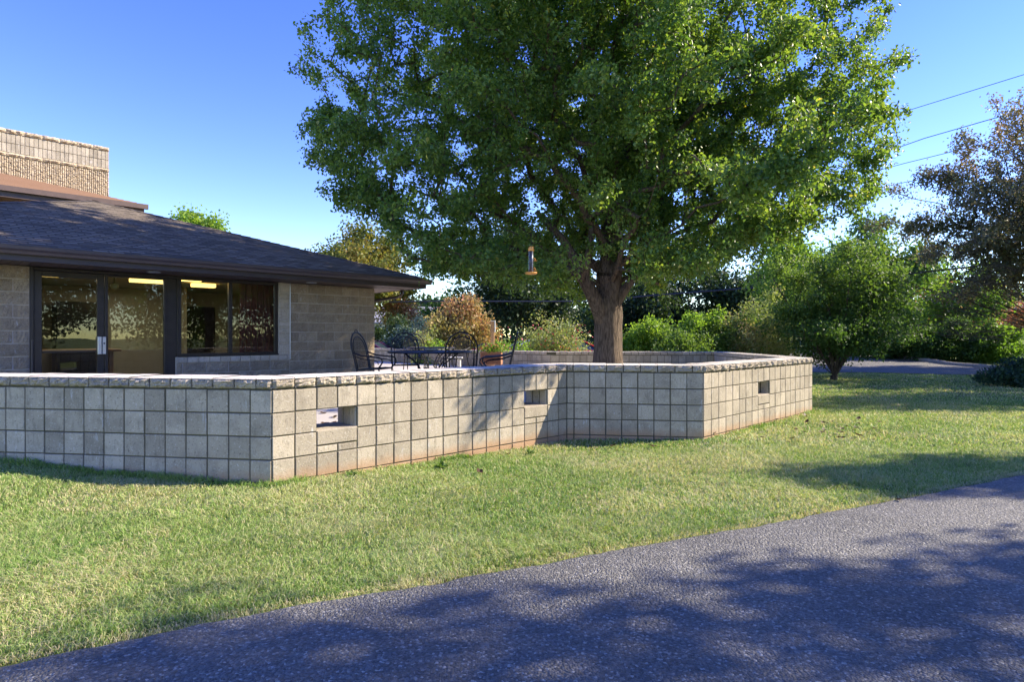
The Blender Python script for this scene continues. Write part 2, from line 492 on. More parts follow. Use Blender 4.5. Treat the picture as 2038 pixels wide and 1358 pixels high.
# ------------------------------------------------------------------ wall plan
def seg_dir(deg): return np.array([math.cos(R(deg)), math.sin(R(deg))])
AB = np.array([-2.08, 5.18])
W0 = AB + 5.1 * np.array([-math.cos(R(8)), math.sin(R(8))])
BC = np.array([0.713, 7.785])
CD = np.array([2.416, 7.545])
DE = np.array([5.13, 10.22])
EF = np.array([6.28, 17.6])
FG = np.array([1.32, 18.0])
GH = np.array([-6.2, 25.8])
LINE = [W0, AB, BC, CD, DE, EF, FG, GH]
ZT = [0.938, 0.938, 0.938, 0.938, 0.938, 0.85, 0.845, 0.79]
ZB = [-0.25] * 5 + [-0.2] * 3
TH = 0.40
def offset_line(pts, d):
    out = []
    for i, p in enumerate(pts):
        ns = []
        for a, b in ((i - 1, i), (i, i + 1)):
            if a < 0 or b >= len(pts): continue
            t = (pts[b] - pts[a]); t = t / np.linalg.norm(t)
            ns.append(np.array([-t[1], t[0]]))
        n = sum(ns); n = n / np.linalg.norm(n)
        k = 1.0 / max(0.4, float(np.dot(n, ns[0])))
        out.append(p + n * d * k)
    return out
INNER = offset_line(LINE, TH)
P0 = np.array([-3.194, 13.886])     # pavilion corner seen in the photograph
LX = lambda x, y=0.0: (P0[0] + x * math.cos(PI / 4) - y * math.sin(PI / 4), P0[1] + x * math.sin(PI / 4) + y * math.cos(PI / 4))

def inside_poly(x, y, poly):
    ins = np.zeros(len(x), bool)
    n = len(poly)
    for i in range(n):
        x0, y0 = poly[i]; x1, y1 = poly[(i + 1) % n]
        if abs(y1 - y0) < 1e-9: continue
        c = ((y0 > y) != (y1 > y)) & (x < (x1 - x0) * (y - y0) / (y1 - y0) + x0)
        ins ^= c
    return ins
PATIO_POLY = [tuple(p) for p in LINE] + [(-20, 30), (-20, 6.2)]

EDGE = [(-9.0, -0.75), (-5.0, 0.98)] + [G(0, 1335), G(500, 1230), G(1000, 1143), G(1400, 1070), G(1730, 1010), G(2038, 948)] + [(8.0, 7.15), (14.0, 10.2), (24.0, 15.0)]
EX = np.array([e[0] for e in EDGE]); EY = np.array([e[1] for e in EDGE])
def edge_y(x): return np.interp(x, EX, EY)
NE = [G(1450, 741), G(1640, 742), G(1740, 743), G(1975, 748), G(2200, 752)]
def near_drive(x):
    return np.interp(x, [p[0] for p in sorted(NE)], [p[1] for p in sorted(NE)])

def ground_h(x, y):
    x = np.asarray(x, float); y = np.asarray(y, float)
    h = 0.14 * sstep(-2.0, -5.0, x) * sstep(3.6, 5.2, y)
    h = h + 0.02 * (vnoise(x * 0.9, y * 0.9, 3) - 0.5) * sstep(0.0, 1.2, y - edge_y(x))
    h = h - 0.06 * np.exp(-(((x - 0.5) / 1.4) ** 2 + ((y - 7.2) / 1.2) ** 2))
    far = sstep(10, 14, x)
    h = h + far * np.clip((y - 27.0) * 0.055, 0, 1.05)
    h = h - 0.28 * sstep(22, 26, y) * (1 - far)
    h = h - 0.012 * sstep(0.12, 0.0, y - edge_y(x))
    return h

# ------------------------------------------------------------------ ground
def grid_axis(lo, hi, fine_lo, fine_hi, fine, coarse):
    a = list(np.arange(lo, fine_lo, coarse)) + list(np.arange(fine_lo, fine_hi, fine)) + list(np.arange(fine_hi, hi + coarse, coarse))
    return np.array(a)
gx = grid_axis(-400, 400, -10, 30, 0.25, 13.0)
gy = grid_axis(-150, 600, -2, 45, 0.25, 15.0)
XX, YY = np.meshgrid(gx, gy)
ZZ = ground_h(XX, YY)
nx, ny = len(gx), len(gy)
idx = np.arange(nx * ny).reshape(ny, nx)
fc = np.stack([idx[:-1, :-1], idx[:-1, 1:], idx[1:, 1:], idx[1:, :-1]], -1).reshape(-1, 4)
g = np_mesh('ground', np.stack([XX, YY, ZZ], -1).reshape(-1, 3), fc, M['lawn'], smooth=True)
tag(g, 'green mown lawn around the block wall', 'lawn', kind='structure')

# asphalt path: strip sheet with a rolled edge of its own thickness
xs = np.concatenate([np.linspace(-9, 7, 260), np.linspace(7.1, 24, 90)])
jit = 0.03 * (vnoise(xs * 5, xs * 0, 9) - 0.5) + 0.02 * (vnoise(xs * 17, xs * 0, 11) - 0.5)
ey = edge_y(xs) + jit
rows = [(-0.0, -0.05), (-0.015, 0.018), (-0.05, 0.026), (-0.5, 0.03), (-1.5, 0.03), (-6.5, 0.03), (-6.55, -0.05)]
V = []
for d, z in rows:
    V.append(np.stack([xs + (0.4 * -d if d < -0.6 else 0), ey + d, np.full_like(xs, z)], -1))
V = np.concatenate(V)
n = len(xs)
idx = np.arange(len(rows) * n).reshape(len(rows), n)
fc = np.stack([idx[:-1, :-1], idx[1:, :-1], idx[1:, 1:], idx[:-1, 1:]], -1).reshape(-1, 4)
tag(np_mesh('path', V, fc, M['asphalt'], smooth=True), 'dark asphalt path curving along the lawn', 'path', kind='structure')

# driveway at the back right and parking lot behind the patio
far_edge = [(9, 33.5), G(1700, 717), G(1740, 718), G(1860, 725), G(1975, 735), G(2120, 742)]
near = [G(1380, 740), G(1640, 742), G(1740, 743), G(1975, 748), G(2120, 751)]
near = [(p[0], p[1]) for p in near]
m = MB()
NS = 24
for s in range(NS):
    pass
def resample(pl, k):
    pl = [np.array(p) for p in pl]
    d = [0]
    for a, b in zip(pl[:-1], pl[1:]): d.append(d[-1] + np.linalg.norm(b - a))
    t = np.linspace(0, d[-1], k)
    return np.stack([np.interp(t, d, [p[0] for p in pl]), np.interp(t, d, [p[1] for p in pl])], -1)
a_ = resample(near, 40); b_ = resample(far_edge, 40)
V = []
for k in range(13):
    t = k / 12
    q = a_ * (1 - t) + b_ * t
    V.append(np.column_stack([q, ground_h(q[:, 0], q[:, 1]) + 0.02]))
V = np.concatenate(V)
idx = np.arange(13 * 40).reshape(13, 40)
fc = np.stack([idx[:-1, :-1], idx[:-1, 1:], idx[1:, 1:], idx[1:, :-1]], -1).reshape(-1, 4)
tag(np_mesh('driveway', V, fc, M['asphalt'], smooth=True), 'asphalt driveway beyond the lawn', 'driveway', kind='structure')
m = MB()
for i in range(39):
    p, q = b_[i], b_[i + 1]
    if p[0] < 10: continue
    t = (q - p); L = np.linalg.norm(t); t /= L; nrm = np.array([-t[1], t[0]])
    h0 = float(ground_h(p[0], p[1]))
    Mx = Matrix.Translation((p[0], p[1], h0)) @ Matrix.Rotation(math.atan2(t[1], t[0]), 4, 'Z')
    m.cbox(0.004, L - 0.004, 0.0, 0.16, -0.1, 0.15, 0.02, Mx)
tag(m.build('kerb', M['kerb']), 'concrete kerb along the far driveway edge', 'kerb', kind='structure')
V = np.array([(-30, 27, -0.24), (9, 27, -0.24), (9, 42, -0.24), (-30, 42, -0.24)])
tag(np_mesh('parking_lot', V, np.array([[0, 1, 2, 3]]), M['asphalt']), 'asphalt parking lot behind the patio', 'parking lot', kind='structure')
V = np.array([(26, 47, 1.09), (90, 47, 1.09), (90, 56, 1.09), (26, 56, 1.09)])
tag(np_mesh('road', V, np.array([[0, 1, 2, 3]]), M['kerb']), 'pale road beyond the far lawn', 'road', kind='structure')

# patio slab
inner_poly = [tuple(p) for p in INNER]
pp = inner_poly + [(-12.5, 21.0), (-12.5, 6.2)]
m = MB()
top = [(x, y, 0.28) for x, y in pp]; bot = [(x, y, -0.3) for x, y in pp]
k = len(pp)
m.add(top + bot, [tuple(range(k))] + [(i, i + k, (i + 1) % k + k, (i + 1) % k) for i in range(k)])
tag(m.build('patio', M['patio']), 'concrete patio slab inside the wall', 'patio', kind='structure')

# ------------------------------------------------------------------ patio wall
rng = random.Random(5)
CH = 0.2033           # course height / block width
CAPH = 0.098
wall = empty('patio_wall', (AB[0], AB[1], 0))
tag(wall, 'low tan block garden wall with rough stone caps around the patio', 'wall')
wall_off = Vector((AB[0], AB[1], 0))
HOLES = {1: {(2, 1), (3, 1), (15, 1), (16, 1)}, 3: {(8, 1), (9, 1)}}
def to_world(p0, t, nrm, x, y, z):
    return Vector((p0[0] + t[0] * x + nrm[0] * y, p0[1] + t[1] * x + nrm[1] * y, z)) - wall_off

def tile(mb, fn, x0, x1, z0, z1, g=0.0055, depth=0.009, c=0.004, a=0.5):
    """fn(x, out, z): a shallow raised block face"""
    q_ = random.Random(int(abs(x0) * 7919 + abs(z0) * 104729) % 99991)
    x0 += g * q_.uniform(.7, 1.5); x1 -= g * q_.uniform(.7, 1.5); z0 += g * q_.uniform(.7, 1.4); z1 -= g * q_.uniform(.7, 1.4); depth = depth * q_.uniform(.75, 1.15)
    if x1 - x0 < 0.02 or z1 - z0 < 0.02: return
    vs = [fn(x0, 0, z0), fn(x1, 0, z0), fn(x1, 0, z1), fn(x0, 0, z1),
          fn(x0 + .001, depth - c * .6, z0 + .001), fn(x1 - .001, depth - c * .6, z0 + .001), fn(x1 - .001, depth - c * .6, z1 - .001), fn(x0 + .001, depth - c * .6, z1 - .001),
          fn(x0 + c, depth, z0 + c), fn(x1 - c, depth, z0 + c), fn(x1 - c, depth, z1 - c), fn(x0 + c, depth, z1 - c)]
    fs = []
    for b in (0, 4):
        for j in range(4):
            fs.append((b + j, b + (j + 1) % 4, b + 4 + (j + 1) % 4, b + 4 + j))
    fs.append((8, 9, 10, 11))
    mb.add(vs, fs, a)

def split_stone(mb, fn, x0, x1, z0, z1, g, nx_, nz_, bulge, rough, a, base=0.0):
    x0 += g; x1 -= g; z0 += g; z1 -= g
    vs = []; 
    for j in range(nz_ + 1):
        for i in range(nx_ + 1):
            u = i / nx_; v = j / nz_
            ed = min(u, 1 - u) * 2 ; ev = min(v, 1 - v) * 2
            e = min(1, 3.0 * min(ed, ev))
            d = base + bulge * (0.25 + 0.75 * e) + rough * (rng.random() - 0.5) * (0.5 + 0.5 * e)
            jx = (rng.random() - 0.5) * 0.25 * (x1 - x0) / nx_ if 0 < i < nx_ else (rng.random() - 0.5) * 0.006
            jz = (rng.random() - 0.5) * 0.25 * (z1 - z0) / nz_ if 0 < j < nz_ else (rng.random() - 0.5) * 0.008
            vs.append(fn(x0 + (x1 - x0) * u + jx, d, z0 + (z1 - z0) * v + jz))
    w = nx_ + 1
    fs = [(j * w + i, j * w + i + 1, (j + 1) * w + i + 1, (j + 1) * w + i) for j in range(nz_) for i in range(nx_)]
    # skirt back to the core
    ring = [i for i in range(w)] + [j * w + nx_ for j in range(1, nz_ + 1)] + [nz_ * w + i for i in range(nx_ - 1, -1, -1)] + [j * w for j in range(nz_ - 1, 0, -1)]
    nb = len(vs)
    for r_ in ring:
        j, i = divmod(r_, w)
        vs.append(fn(x0 + (x1 - x0) * i / nx_, -0.02, z0 + (z1 - z0) * j / nz_))
    L = len(ring)
    for q in range(L):
        fs.append((ring[q], nb + q, nb + (q + 1) % L, ring[(q + 1) % L]))
    mb.add(vs, fs, a)

ZLEV = lambda zt: [zt - CAPH - CH * i for i in range(6)]
for s in range(len(LINE) - 1):
    p0, p1 = LINE[s], LINE[s + 1]; q0, q1 = INNER[s], INNER[s + 1]
    L = float(np.linalg.norm(p1 - p0)); t = (p1 - p0) / L; nrm = np.array([-t[1], t[0]])
    z0t, z1t = ZT[s], ZT[s + 1]
    zt = lambda x: z0t + (z1t - z0t) * x / L
    # cell edges; A and C are laid out from their right ends
    if s in (0, 2):
        k = int(L / CH); ed = [L - CH * i for i in range(k + 1)][::-1]
        if ed[0] > 0.03: ed = [0.0] + ed
        else: ed[0] = 0.0
    else:
        k = int(L / CH); ed = [CH * i for i in range(k + 1)]
        if L - ed[-1] > 0.03: ed.append(L)
        else: ed[-1] = L
    nc = len(ed) - 1
    rows_ = 5
    core = MB(); tl = MB()
    holes = HOLES.get(s, set())
    # mitred end offsets along the segment for the inner side
    iq0 = float(np.dot(q0 - p0, t)); iq1 = float(np.dot(q1 - p0, t))
    def inx(x):
        if x <= 1e-6: return iq0
        if x >= L - 1e-6: return iq1
        return min(max(x, iq0), iq1)
    REC = 0.006
    for c in range(nc):
        xa, xb = ed[c], ed[c + 1]
        for r_ in range(rows_):
            if (c, r_) in holes: continue
            def zz(x, kk): return zt(x) - CAPH - CH * kk
            vs = []
            for kk in (r_ + 1, r_):
                zof = -0.25 if (r_ == rows_ - 1 and kk == r_ + 1) else 0.0
                vs += [to_world(p0, t, nrm, xa, REC, zz(xa, kk) + zof), to_world(p0, t, nrm, xb, REC, zz(xb, kk) + zof),
                       to_world(p0, t, nrm, inx(xb), TH - REC, zz(xb, kk) + zof), to_world(p0, t, nrm, inx(xa), TH - REC, zz(xa, kk) + zof)]
            hr = lambda cc, rr: (cc, rr) in holes
            fs = [(0, 1, 5, 4), (2, 3, 7, 6)]
            if c == 0 or hr(c - 1, r_): fs.append((3, 0, 4, 7))
            if c == nc - 1 or hr(c + 1, r_): fs.append((1, 2, 6, 5))
            if hr(c, r_ - 1): fs.append((4, 5, 6, 7))
            if hr(c, r_ + 1): fs.append((3, 2, 1, 0))
            core.add(vs, fs)
            sh = lambda x, o, z: to_world(p0, t, nrm, x, REC - o, z + zt(x) - z0t)
            sh_in = lambda x, o, z: to_world(p0, t, nrm, x, TH - REC + o, z + zt(x) - z0t)
            za = z0t - CAPH - CH * (r_ + 1); zb = z0t - CAPH - CH * r_
            av = min(1, max(0, 0.5 + rng.gauss(0, 0.27)))
            sill = (c, r_ - 1) in holes
            jx = rng.uniform(-.0015, .0015)
            if sill:
                first = (c - 1, r_ - 1) not in holes
                if first:
                    tile(tl, sh, xa, xa + 2 * CH, za + 0.075, zb + 0.01, a=0.35, depth=0.012)
                tile(tl, sh, xa, xb, za, za + 0.072, a=av)
            else:
                tile(tl, sh, xa + jx, xb + jx, za, zb, a=av)
            if s >= 2 or True:
                ia, ib = (inx(xa), inx(xb))
                if ib - ia > 0.04:
                    tile(tl, lambda x, o, z: sh_in(x, o, z), ib, ia, za, zb, g=-0.0045 if False else 0.0045, a=av) if False else None
                    v0 = len(tl.v)
                    tile(tl, sh_in, ia, ib, za, zb, a=av)
    # jamb blocks inside openings: two joints on the faces
    for (c, r_) in holes:
        if (c + 1, r_) not in holes:
            x = ed[c + 1]
            for q in range(3):
                ya = 0.012 + q * 0.126; yb = ya + 0.12
                za = z0t - CAPH - CH * (r_ + 1); zb = za + CH
                fn = lambda yy, o, z: to_world(p0, t, nrm, x - o, yy, z)
                tile(tl, fn, ya, yb, za + 0.004, zb - 0.002, a=0.6 + 0.2 * rng.random(), depth=0.012)
            # little cement lump at the foot of the jamb
        if (c - 1, r_) not in holes:
            pass
        if True:
            # smooth sill top
            za = z0t - CAPH - CH * (r_ + 1)
            fn = lambda xx, o, yy: to_world(p0, t, nrm, xx, yy, za + o)
            tile(tl, fn, ed[c] - 0.004, ed[c + 1] + 0.004, 0.0, TH, a=0.4, depth=0.012, g=0.001)
    wp = core.build('mortar_core', M['mortar'], wall)
    bf = tl.build('block_face', M['block'], wp)
    # caps: rough stones outside, smooth on top
    capm = MB(); topm = MB()
    FR = 0.022   # rough face stands this far out
    cnt = max(1, int(round(L / CH)))
    e2 = [L * i / cnt for i in range(cnt + 1)]
    off = CH * 0.27 if s in (0,) else (0.0 if s in (1,) else CH * .4)
    if off: e2 = [0.0] + [min(L, x + off) for x in e2[:-1]] + [L]
    for c in range(len(e2) - 1):
        xa, xb = e2[c], e2[c + 1]
        if xb - xa < 0.03: continue
        lean = rng.uniform(-.004, .004)
        fn = lambda x, o, z: to_world(p0, t, nrm, x, -o + lean, z + zt(x) - z0t)
        za = z0t - CAPH + 0.006; zb = z0t
        near_seg = s in (0, 1, 2, 3)
        fnx, fnz = (7, 5) if near_seg else (3, 2)
        a = min(1, max(0, 0.5 + rng.gauss(0, 0.3)))
        split_stone(capm, fn, xa, xb, za, zb - 0.002, 0.006, fnx, fnz, FR + 0.006, 0.022, a, base=-0.004)
        fi = lambda x, o, z: to_world(p0, t, nrm, min(max(x, iq0), iq1), TH + o, z + zt(x) - z0t)
        if min(xb, iq1) - max(xa, iq0) > 0.03:
            tile(capm, fi, max(xa, iq0), min(xb, iq1), za, zb, depth=0.012, a=a)
        # top sheet with jagged outer edge following the stone
        vs = []
        kx = 6
        for i in range(kx + 1):
            u = i / kx; x = xa + 0.003 + (xb - xa - 0.006) * u
            vs.append(to_world(p0, t, nrm, x, -0.010 - 0.010 * rng.random() * (0 if i in (0, kx) else 1), zt(x) - 0.004))
        for i in range(kx + 1):
            u = i / kx; x = xa + 0.003 + (xb - xa - 0.006) * u
            vs.append(to_world(p0, t, nrm, x, 0.012, zt(x) + lean))
        for i in range(kx + 1):
            u = i / kx
            x = xa + 0.003 + (xb - xa - 0.006) * u
            f0 = inx(0) if (c == 0 and i == 0) else (iq1 if (c == len(e2) - 2 and i == kx) else min(max(x, iq0), iq1))
            vs.append(to_world(p0, t, nrm, f0, TH + 0.008, zt(x) + lean))
        w = kx + 1
        fs = [(j * w + i, j * w + i + 1, (j + 1) * w + i + 1, (j + 1) * w + i) for j in range(2) for i in range(kx)]
        topm.add(vs, fs, a)
    # core under caps
    vs = []
    for z in (-CAPH, -0.012):
        vs += [to_world(p0, t, nrm, 0, 0.012, z0t + z), to_world(p0, t, nrm, L, 0.012, z1t + z), to_world(p0, t, nrm, iq1, TH - 0.004, z1t + z), to_world(p0, t, nrm, iq0, TH - 0.004, z0t + z)]
    core2 = MB(); core2.add(vs, [(3, 2, 1, 0), (4, 5, 6, 7), (0, 1, 5, 4), (1, 2, 6, 5), (2, 3, 7, 6), (3, 0, 4, 7)])
    co_ = core2.build('cap_mortar', M['mortar'], wall)
    cs = capm.build('cap_stone', M['split'], wall)
    topm.build('cap_top', M['cap_top'], cs)

# ------------------------------------------------------------------ pavilion
bld = empty('pavilion', (P0[0], P0[1], 0), PI / 4)
tag(bld, 'single storey tan block building with dark shingle hip roof and brown trim', 'building')
SOF = 2.41
def bl_fn(x, o, z): return Vector((x, -o, z))
core = MB(); tl = MB()
rng = random.Random(8)
def bond(x0, x1, z0, z1, w=0.406, h=CH, startrow=0):
    core = MB(); tl = MB()
    core.box(x0, x1, 0.012, 0.25, z0, z1)
    nr = int(round((z1 - z0) / h + 0.4)); z = z1
    r_ = startrow
    while z > z0 + 0.02:
        zb = z; za = max(z - h, z0)
        x = x1 - (w * 0.5 if r_ % 2 else 0.0)
        edges = [x1] + ([x] if r_ % 2 else [])
        xx = x
        while xx - w > x0: 
            xx -= w; edges.append(xx)
        edges.append(x0)
        for a_2, b_2 in zip(edges[1:], edges[:-1]):
            if b_2 - a_2 < 0.03: continue
            split_stone(tl, bl_fn, a_2, b_2, za, zb, 0.0075, 7, 4, 0.010, 0.018, min(1, max(0, rng.gauss(.5, .25))), base=-0.002)
        z -= h; r_ += 1
    w_ = core.build('wall', M['mortar_light'], bld)
    tl.build('block_face', M['house_block'], w_)
bond(-2.03, 0.0, 0.2, SOF)
bond(-4.17, -2.03, 0.2, 0.815)
bond(-9.2, -6.27, 0.2, SOF)
# other sides of the pavilion (plain courses)
m = MB()
m.box(-0.25, -0.002, 0.26, 9.2, 0.2, SOF)
m.box(-9.2, -8.95, 0.26, 9.2, 0.2, SOF)
m.box(-9.2, -0.002, 8.95, 9.2, 0.2, SOF)
m.build('side_wall', M['house_block'], bld)
# right side wall blocks
tl = MB()
rr = 0; z = SOF
while z > 0.22:
    x = 0.0 if rr % 2 == 0 else -0.2
    while x < 9.2:
        split_stone(tl, lambda x, o, z: Vector((o, x, z)), max(x, 0), min(x + .406, 9.2), max(z - CH, .2), z, 0.005, 3, 2, 0.012, 0.02, rng.random())
        x += 0.406
    z -= CH; rr += 1
tl.build('side_block', M['house_block'], bld)
# jamb bricks and sill course
tl = MB(); cr = MB()
cr.box(-2.26, -2.03, 0.006, 0.2, 0.815, SOF)
z = 0.925
while z < SOF - 0.02:
    zb = min(z + 0.0665, SOF)
    tile(tl, bl_fn, -2.26, -2.035, z, zb, 0.003, 0.016, 0.003, rng.random())
    z += 0.0665
cr.box(-4.17, -2.03, 0.0, 0.2, 0.815, 0.92)
x = -4.17
while x < -2.05:
    xb = min(x + 0.19, -2.035)
    tile(tl, bl_fn, x, xb, 0.815, 0.922, 0.004, 0.022, 0.004, rng.random())
    x += 0.19
j = cr.build('brick_trim', M['mortar_light'], bld)
tl.build('brick_face', M['small_brick'], j)
m = MB(); m.tube([(-2.03, -0.022, 0.83), (-2.03, -0.022, SOF)], 00.0108, 6); m.build('conduit', M['silver'], bld)
m = MB(); m.tube([(-6.24, -0.03, 0.28), (-6.24, -0.03, 1.25)], 0.02, 8); m.build('drain_pipe', M['brown'], bld)

# door unit
fr = MB()
def bar(mb, x0, x1, z0, z1, y0=0.03, y1=0.11): mb.cbox(x0, x1, y0, y1, z0, z1, 0.004)
bar(fr, -6.27, -6.215, 0.28, 2.41, 0.0, 0.2)
bar(fr, -6.215, -4.14, 2.36, 2.41, 0.0, 0.2)
bar(fr, -4.32, -4.14, 0.28, 2.36, 0.06, 0.2)
bar(fr, -5.265, -5.215, 0.28, 2.36)
bar(fr, -4.36, -4.322, 0.28, 2.36)
bar(fr, -5.213, -4.362, 0.28, 0.36); bar(fr, -5.213, -4.362, 2.325, 2.36)
fo = fr.build('door_frame', M['frame'], bld)
gp = MB(); gp.box(-5.213, -4.362, 0.068, 0.076, 0.362, 2.323); gp.build('side_pane', M['glass'], fo)
d = MB()
bar(d, -6.21, -6.11, 0.30, 2.355, 0.04, 0.09); bar(d, -5.37, -5.27, 0.30, 2.355, 0.04, 0.09)
bar(d, -6.108, -5.372, 2.27, 2.355, 0.04, 0.09); bar(d, -6.108, -5.372, 0.30, 0.45, 0.04, 0.09)
bar(d, -6.108, -5.372, 1.035, 1.06, 0.05, 0.085)
door = d.build('door', M['frame'], bld)
gp = MB(); gp.box(-6.108, -5.372, 0.061, 0.069, 0.452, 1.033); gp.box(-6.108, -5.372, 0.061, 0.069, 1.062, 2.268)
gp.build('glass', M['glass'], door)
h_ = MB(); h_.cbox(-5.372, -5.318, -0.03, 0.038, 1.0, 1.30, 0.006); h_.cbox(-5.305, -5.252, -0.02, 0.028, 1.0, 1.30, 0.006)
ho = h_.build('handle', M['silver'], door)
h_ = MB()
h_.tube([(-5.28, -0.028, 1.185), (-5.28, -0.018, 1.185)], 0.014, 10)
h_.build('lock', M['black'], ho)
# window unit
fr = MB()
bar(fr, -4.14, -4.075, 0.92, 2.41); bar(fr, -2.33, -2.262, 0.92, 2.41); bar(fr, -3.235, -3.165, 0.985, 2.35)
bar(fr, -4.075, -2.33, 0.92, 0.985); bar(fr, -4.075, -2.33, 2.35, 2.41)
fr.cbox(-4.15, -2.265, -0.02, 0.03, 0.925, 0.945, 0.004)
wf = fr.build('window', M['frame'], bld)
gp = MB(); gp.box(-4.075, -3.235, 0.068, 0.076, 0.985, 2.35); gp.box(-3.165, -2.33, 0.068, 0.076, 0.985, 2.35)
gp.build('pane', M['glass'], wf)

# roof: pyramid of shingle rows
OV = 0.85
S = 9.2 + 2 * OV
half = S / 2
pitch = 0.333
def roof_rows(x0, y0, half, zb, pitch, nrows, sides, name, mat, parent, top_cut=1.0):
    vs = []; fs = []; uvs = []; 
    for sd in range(sides):
        an = sd * PI / 2
        ca, sa = math.cos(an), math.sin(an)
        for r_ in range(nrows):
            t0 = r_ / nrows * top_cut; t1 = (r_ + 1.06) / nrows * top_cut
            t1 = min(t1, 1.0)
            def pt(u, t, lift):
                d = half * (1 - t); x = u * d; y = -d
                return (x0 + x * ca - y * sa, y0 + x * sa + y * ca, zb + half * t * pitch + lift)
            b = len(vs)
            vs += [pt(-1, t0, 0.006), pt(1, t0, 0.006), pt(1, t0, 0.020), pt(-1, t0, 0.020), pt(1, t1, 0.008), pt(-1, t1, 0.008)]
            ua, ub = -half * (1 - t0), half * (1 - t0); uc, ud = -half * (1 - t1), half * (1 - t1)
            va = half * t0 * 1.054; vb = half * t1 * 1.054
            q = r_ * 0.137
            va = r_ * 0.14 + 0.001; vb = va + 0.13
            uvs += [(ua, va), (ub, va), (ub, va), (ua, va), (ud, vb), (uc, vb)]
            fs += [(b, b + 1, b + 2, b + 3), (b + 3, b + 2, b + 4, b + 5)]
    # solid underlay
    return np_mesh(name, vs, np.array(fs), mat, parent, uvs=uvs)
ro = roof_rows(-4.6, 4.6, half + 0.03, 2.615, pitch, 40, 4, 'roof', M['shingle'], bld)
m = MB()
c_ = half
cx, cy = -4.6, 4.6
ring = [(cx - c_, cy - c_), (cx + c_, cy - c_), (cx + c_, cy + c_), (cx - c_, cy + c_)]
m.add([(x, y, 2.60) for x, y in ring] + [(cx, cy, 2.60 + c_ * pitch)], [(0, 1, 4), (1, 2, 4), (2, 3, 4), (3, 0, 4)])
# hip caps
m.build('roof_deck', M['shingle'], bld)
m = MB()
for sx_, sy_ in ((1, -1), (-1, -1), (1, 1), (-1, 1)):
    nseg = 34
    for i in range(nseg):
        t0 = i / nseg; t1 = (i + 1.15) / nseg
        a = Vector((cx + sx_ * c_ * (1 - t0), cy + sy_ * c_ * (1 - t0), 2.64 + c_ * t0 * pitch + 0.012))
        b = Vector((cx + sx_ * c_ * (1 - t1), cy + sy_ * c_ * (1 - t1), 2.64 + c_ * t1 * pitch))
        wv = Vector((-sy_, sx_, 0)).normalized() * 0.11
        dn = Vector((0, 0, -0.024))
        m.add([a - wv + dn, a, a + wv + dn, b - wv + dn, b, b + wv + dn], [(0, 1, 4, 3), (1, 2, 5, 4), (0, 2, 1)], rng.random())
m.build('hip_cap', M['shingle'], bld)
# fascia and gutter along the four sides
f_ = MB(); gt = MB(); so = MB()
def side_M(k):
    return Matrix.Translation((cx, cy, 0)) @ Matrix.Rotation(k * PI / 2, 4, 'Z')
for k in range(4):
    Mx = side_M(k)
    f_.box(-c_, c_ - 0.02, -c_, -c_ + 0.02, SOF, 2.60, Mx)
    # K-style gutter profile
    e = 0.10 if k in (0,) else 0.0
    prof = [(-c_ - 0.002, 2.50), (-c_ - 0.075, 2.50), (-c_ - 0.085, 2.54), (-c_ - 0.115, 2.57), (-c_ - 0.118, 2.615), (-c_ - 0.104, 2.615), (-c_ - 0.10, 2.575), (-c_ - 0.002, 2.535)]
    xe0, xe1 = (-c_, c_ + 0.10) if k == 0 else (-c_, c_ - 0.001)
    vs = [Mx @ Vector((xe0, y, z)) for y, z in prof] + [Mx @ Vector((xe1, y, z)) for y, z in prof]
    q = len(prof)
    gt.add(vs, [(i, i + q, (i + 1) % q + q, (i + 1) % q) for i in range(q)] + [tuple(range(q)), tuple(range(2 * q - 1, q - 1, -1))])
    # soffit boards
    nb_ = 90
    for i in range(nb_):
        xa = -c_ + 0.02 + (2 * c_ - 0.04) * i / nb_; xb = -c_ + 0.02 + (2 * c_ - 0.04) * (i + 1) / nb_ - 0.008
        dl = min(OV + 0.25, c_ - abs((xa + xb) / 2) )
        if dl < 0.03: continue
        so.box(xa, xb, -c_ + 0.022, -c_ + dl, SOF + 0.012, SOF + 0.03, Mx)
f_.build('fascia', M['brown'], bld)
gt.build('gutter', M['brown_gutter'], bld)
so.build('soffit', M['brown_tan'], bld)
m = MB(); m.tube([(0.80, 0.05, 2.50), (0.80, 0.05, 2.34), (0.76, 0.05, 2.28), (0.68, 0.06, 2.25), (0.14, 0.22, 2.14), (0.07, 0.25, 2.08), (0.06, 0.26, 0.3)], 0.04, 8)
m.build('downspout', M['brown'], bld)
for x in (-4.62, -1.73, -5.1):
    if x == -5.1: continue
    m = MB(); m.lathe([(0.0, -0.012), (0.10, -0.010), (0.11, 0.0), (0.11, 0.01)], (x, -0.36, SOF + 0.005), 20)
    m.build('soffit_light', M['silver'], bld)
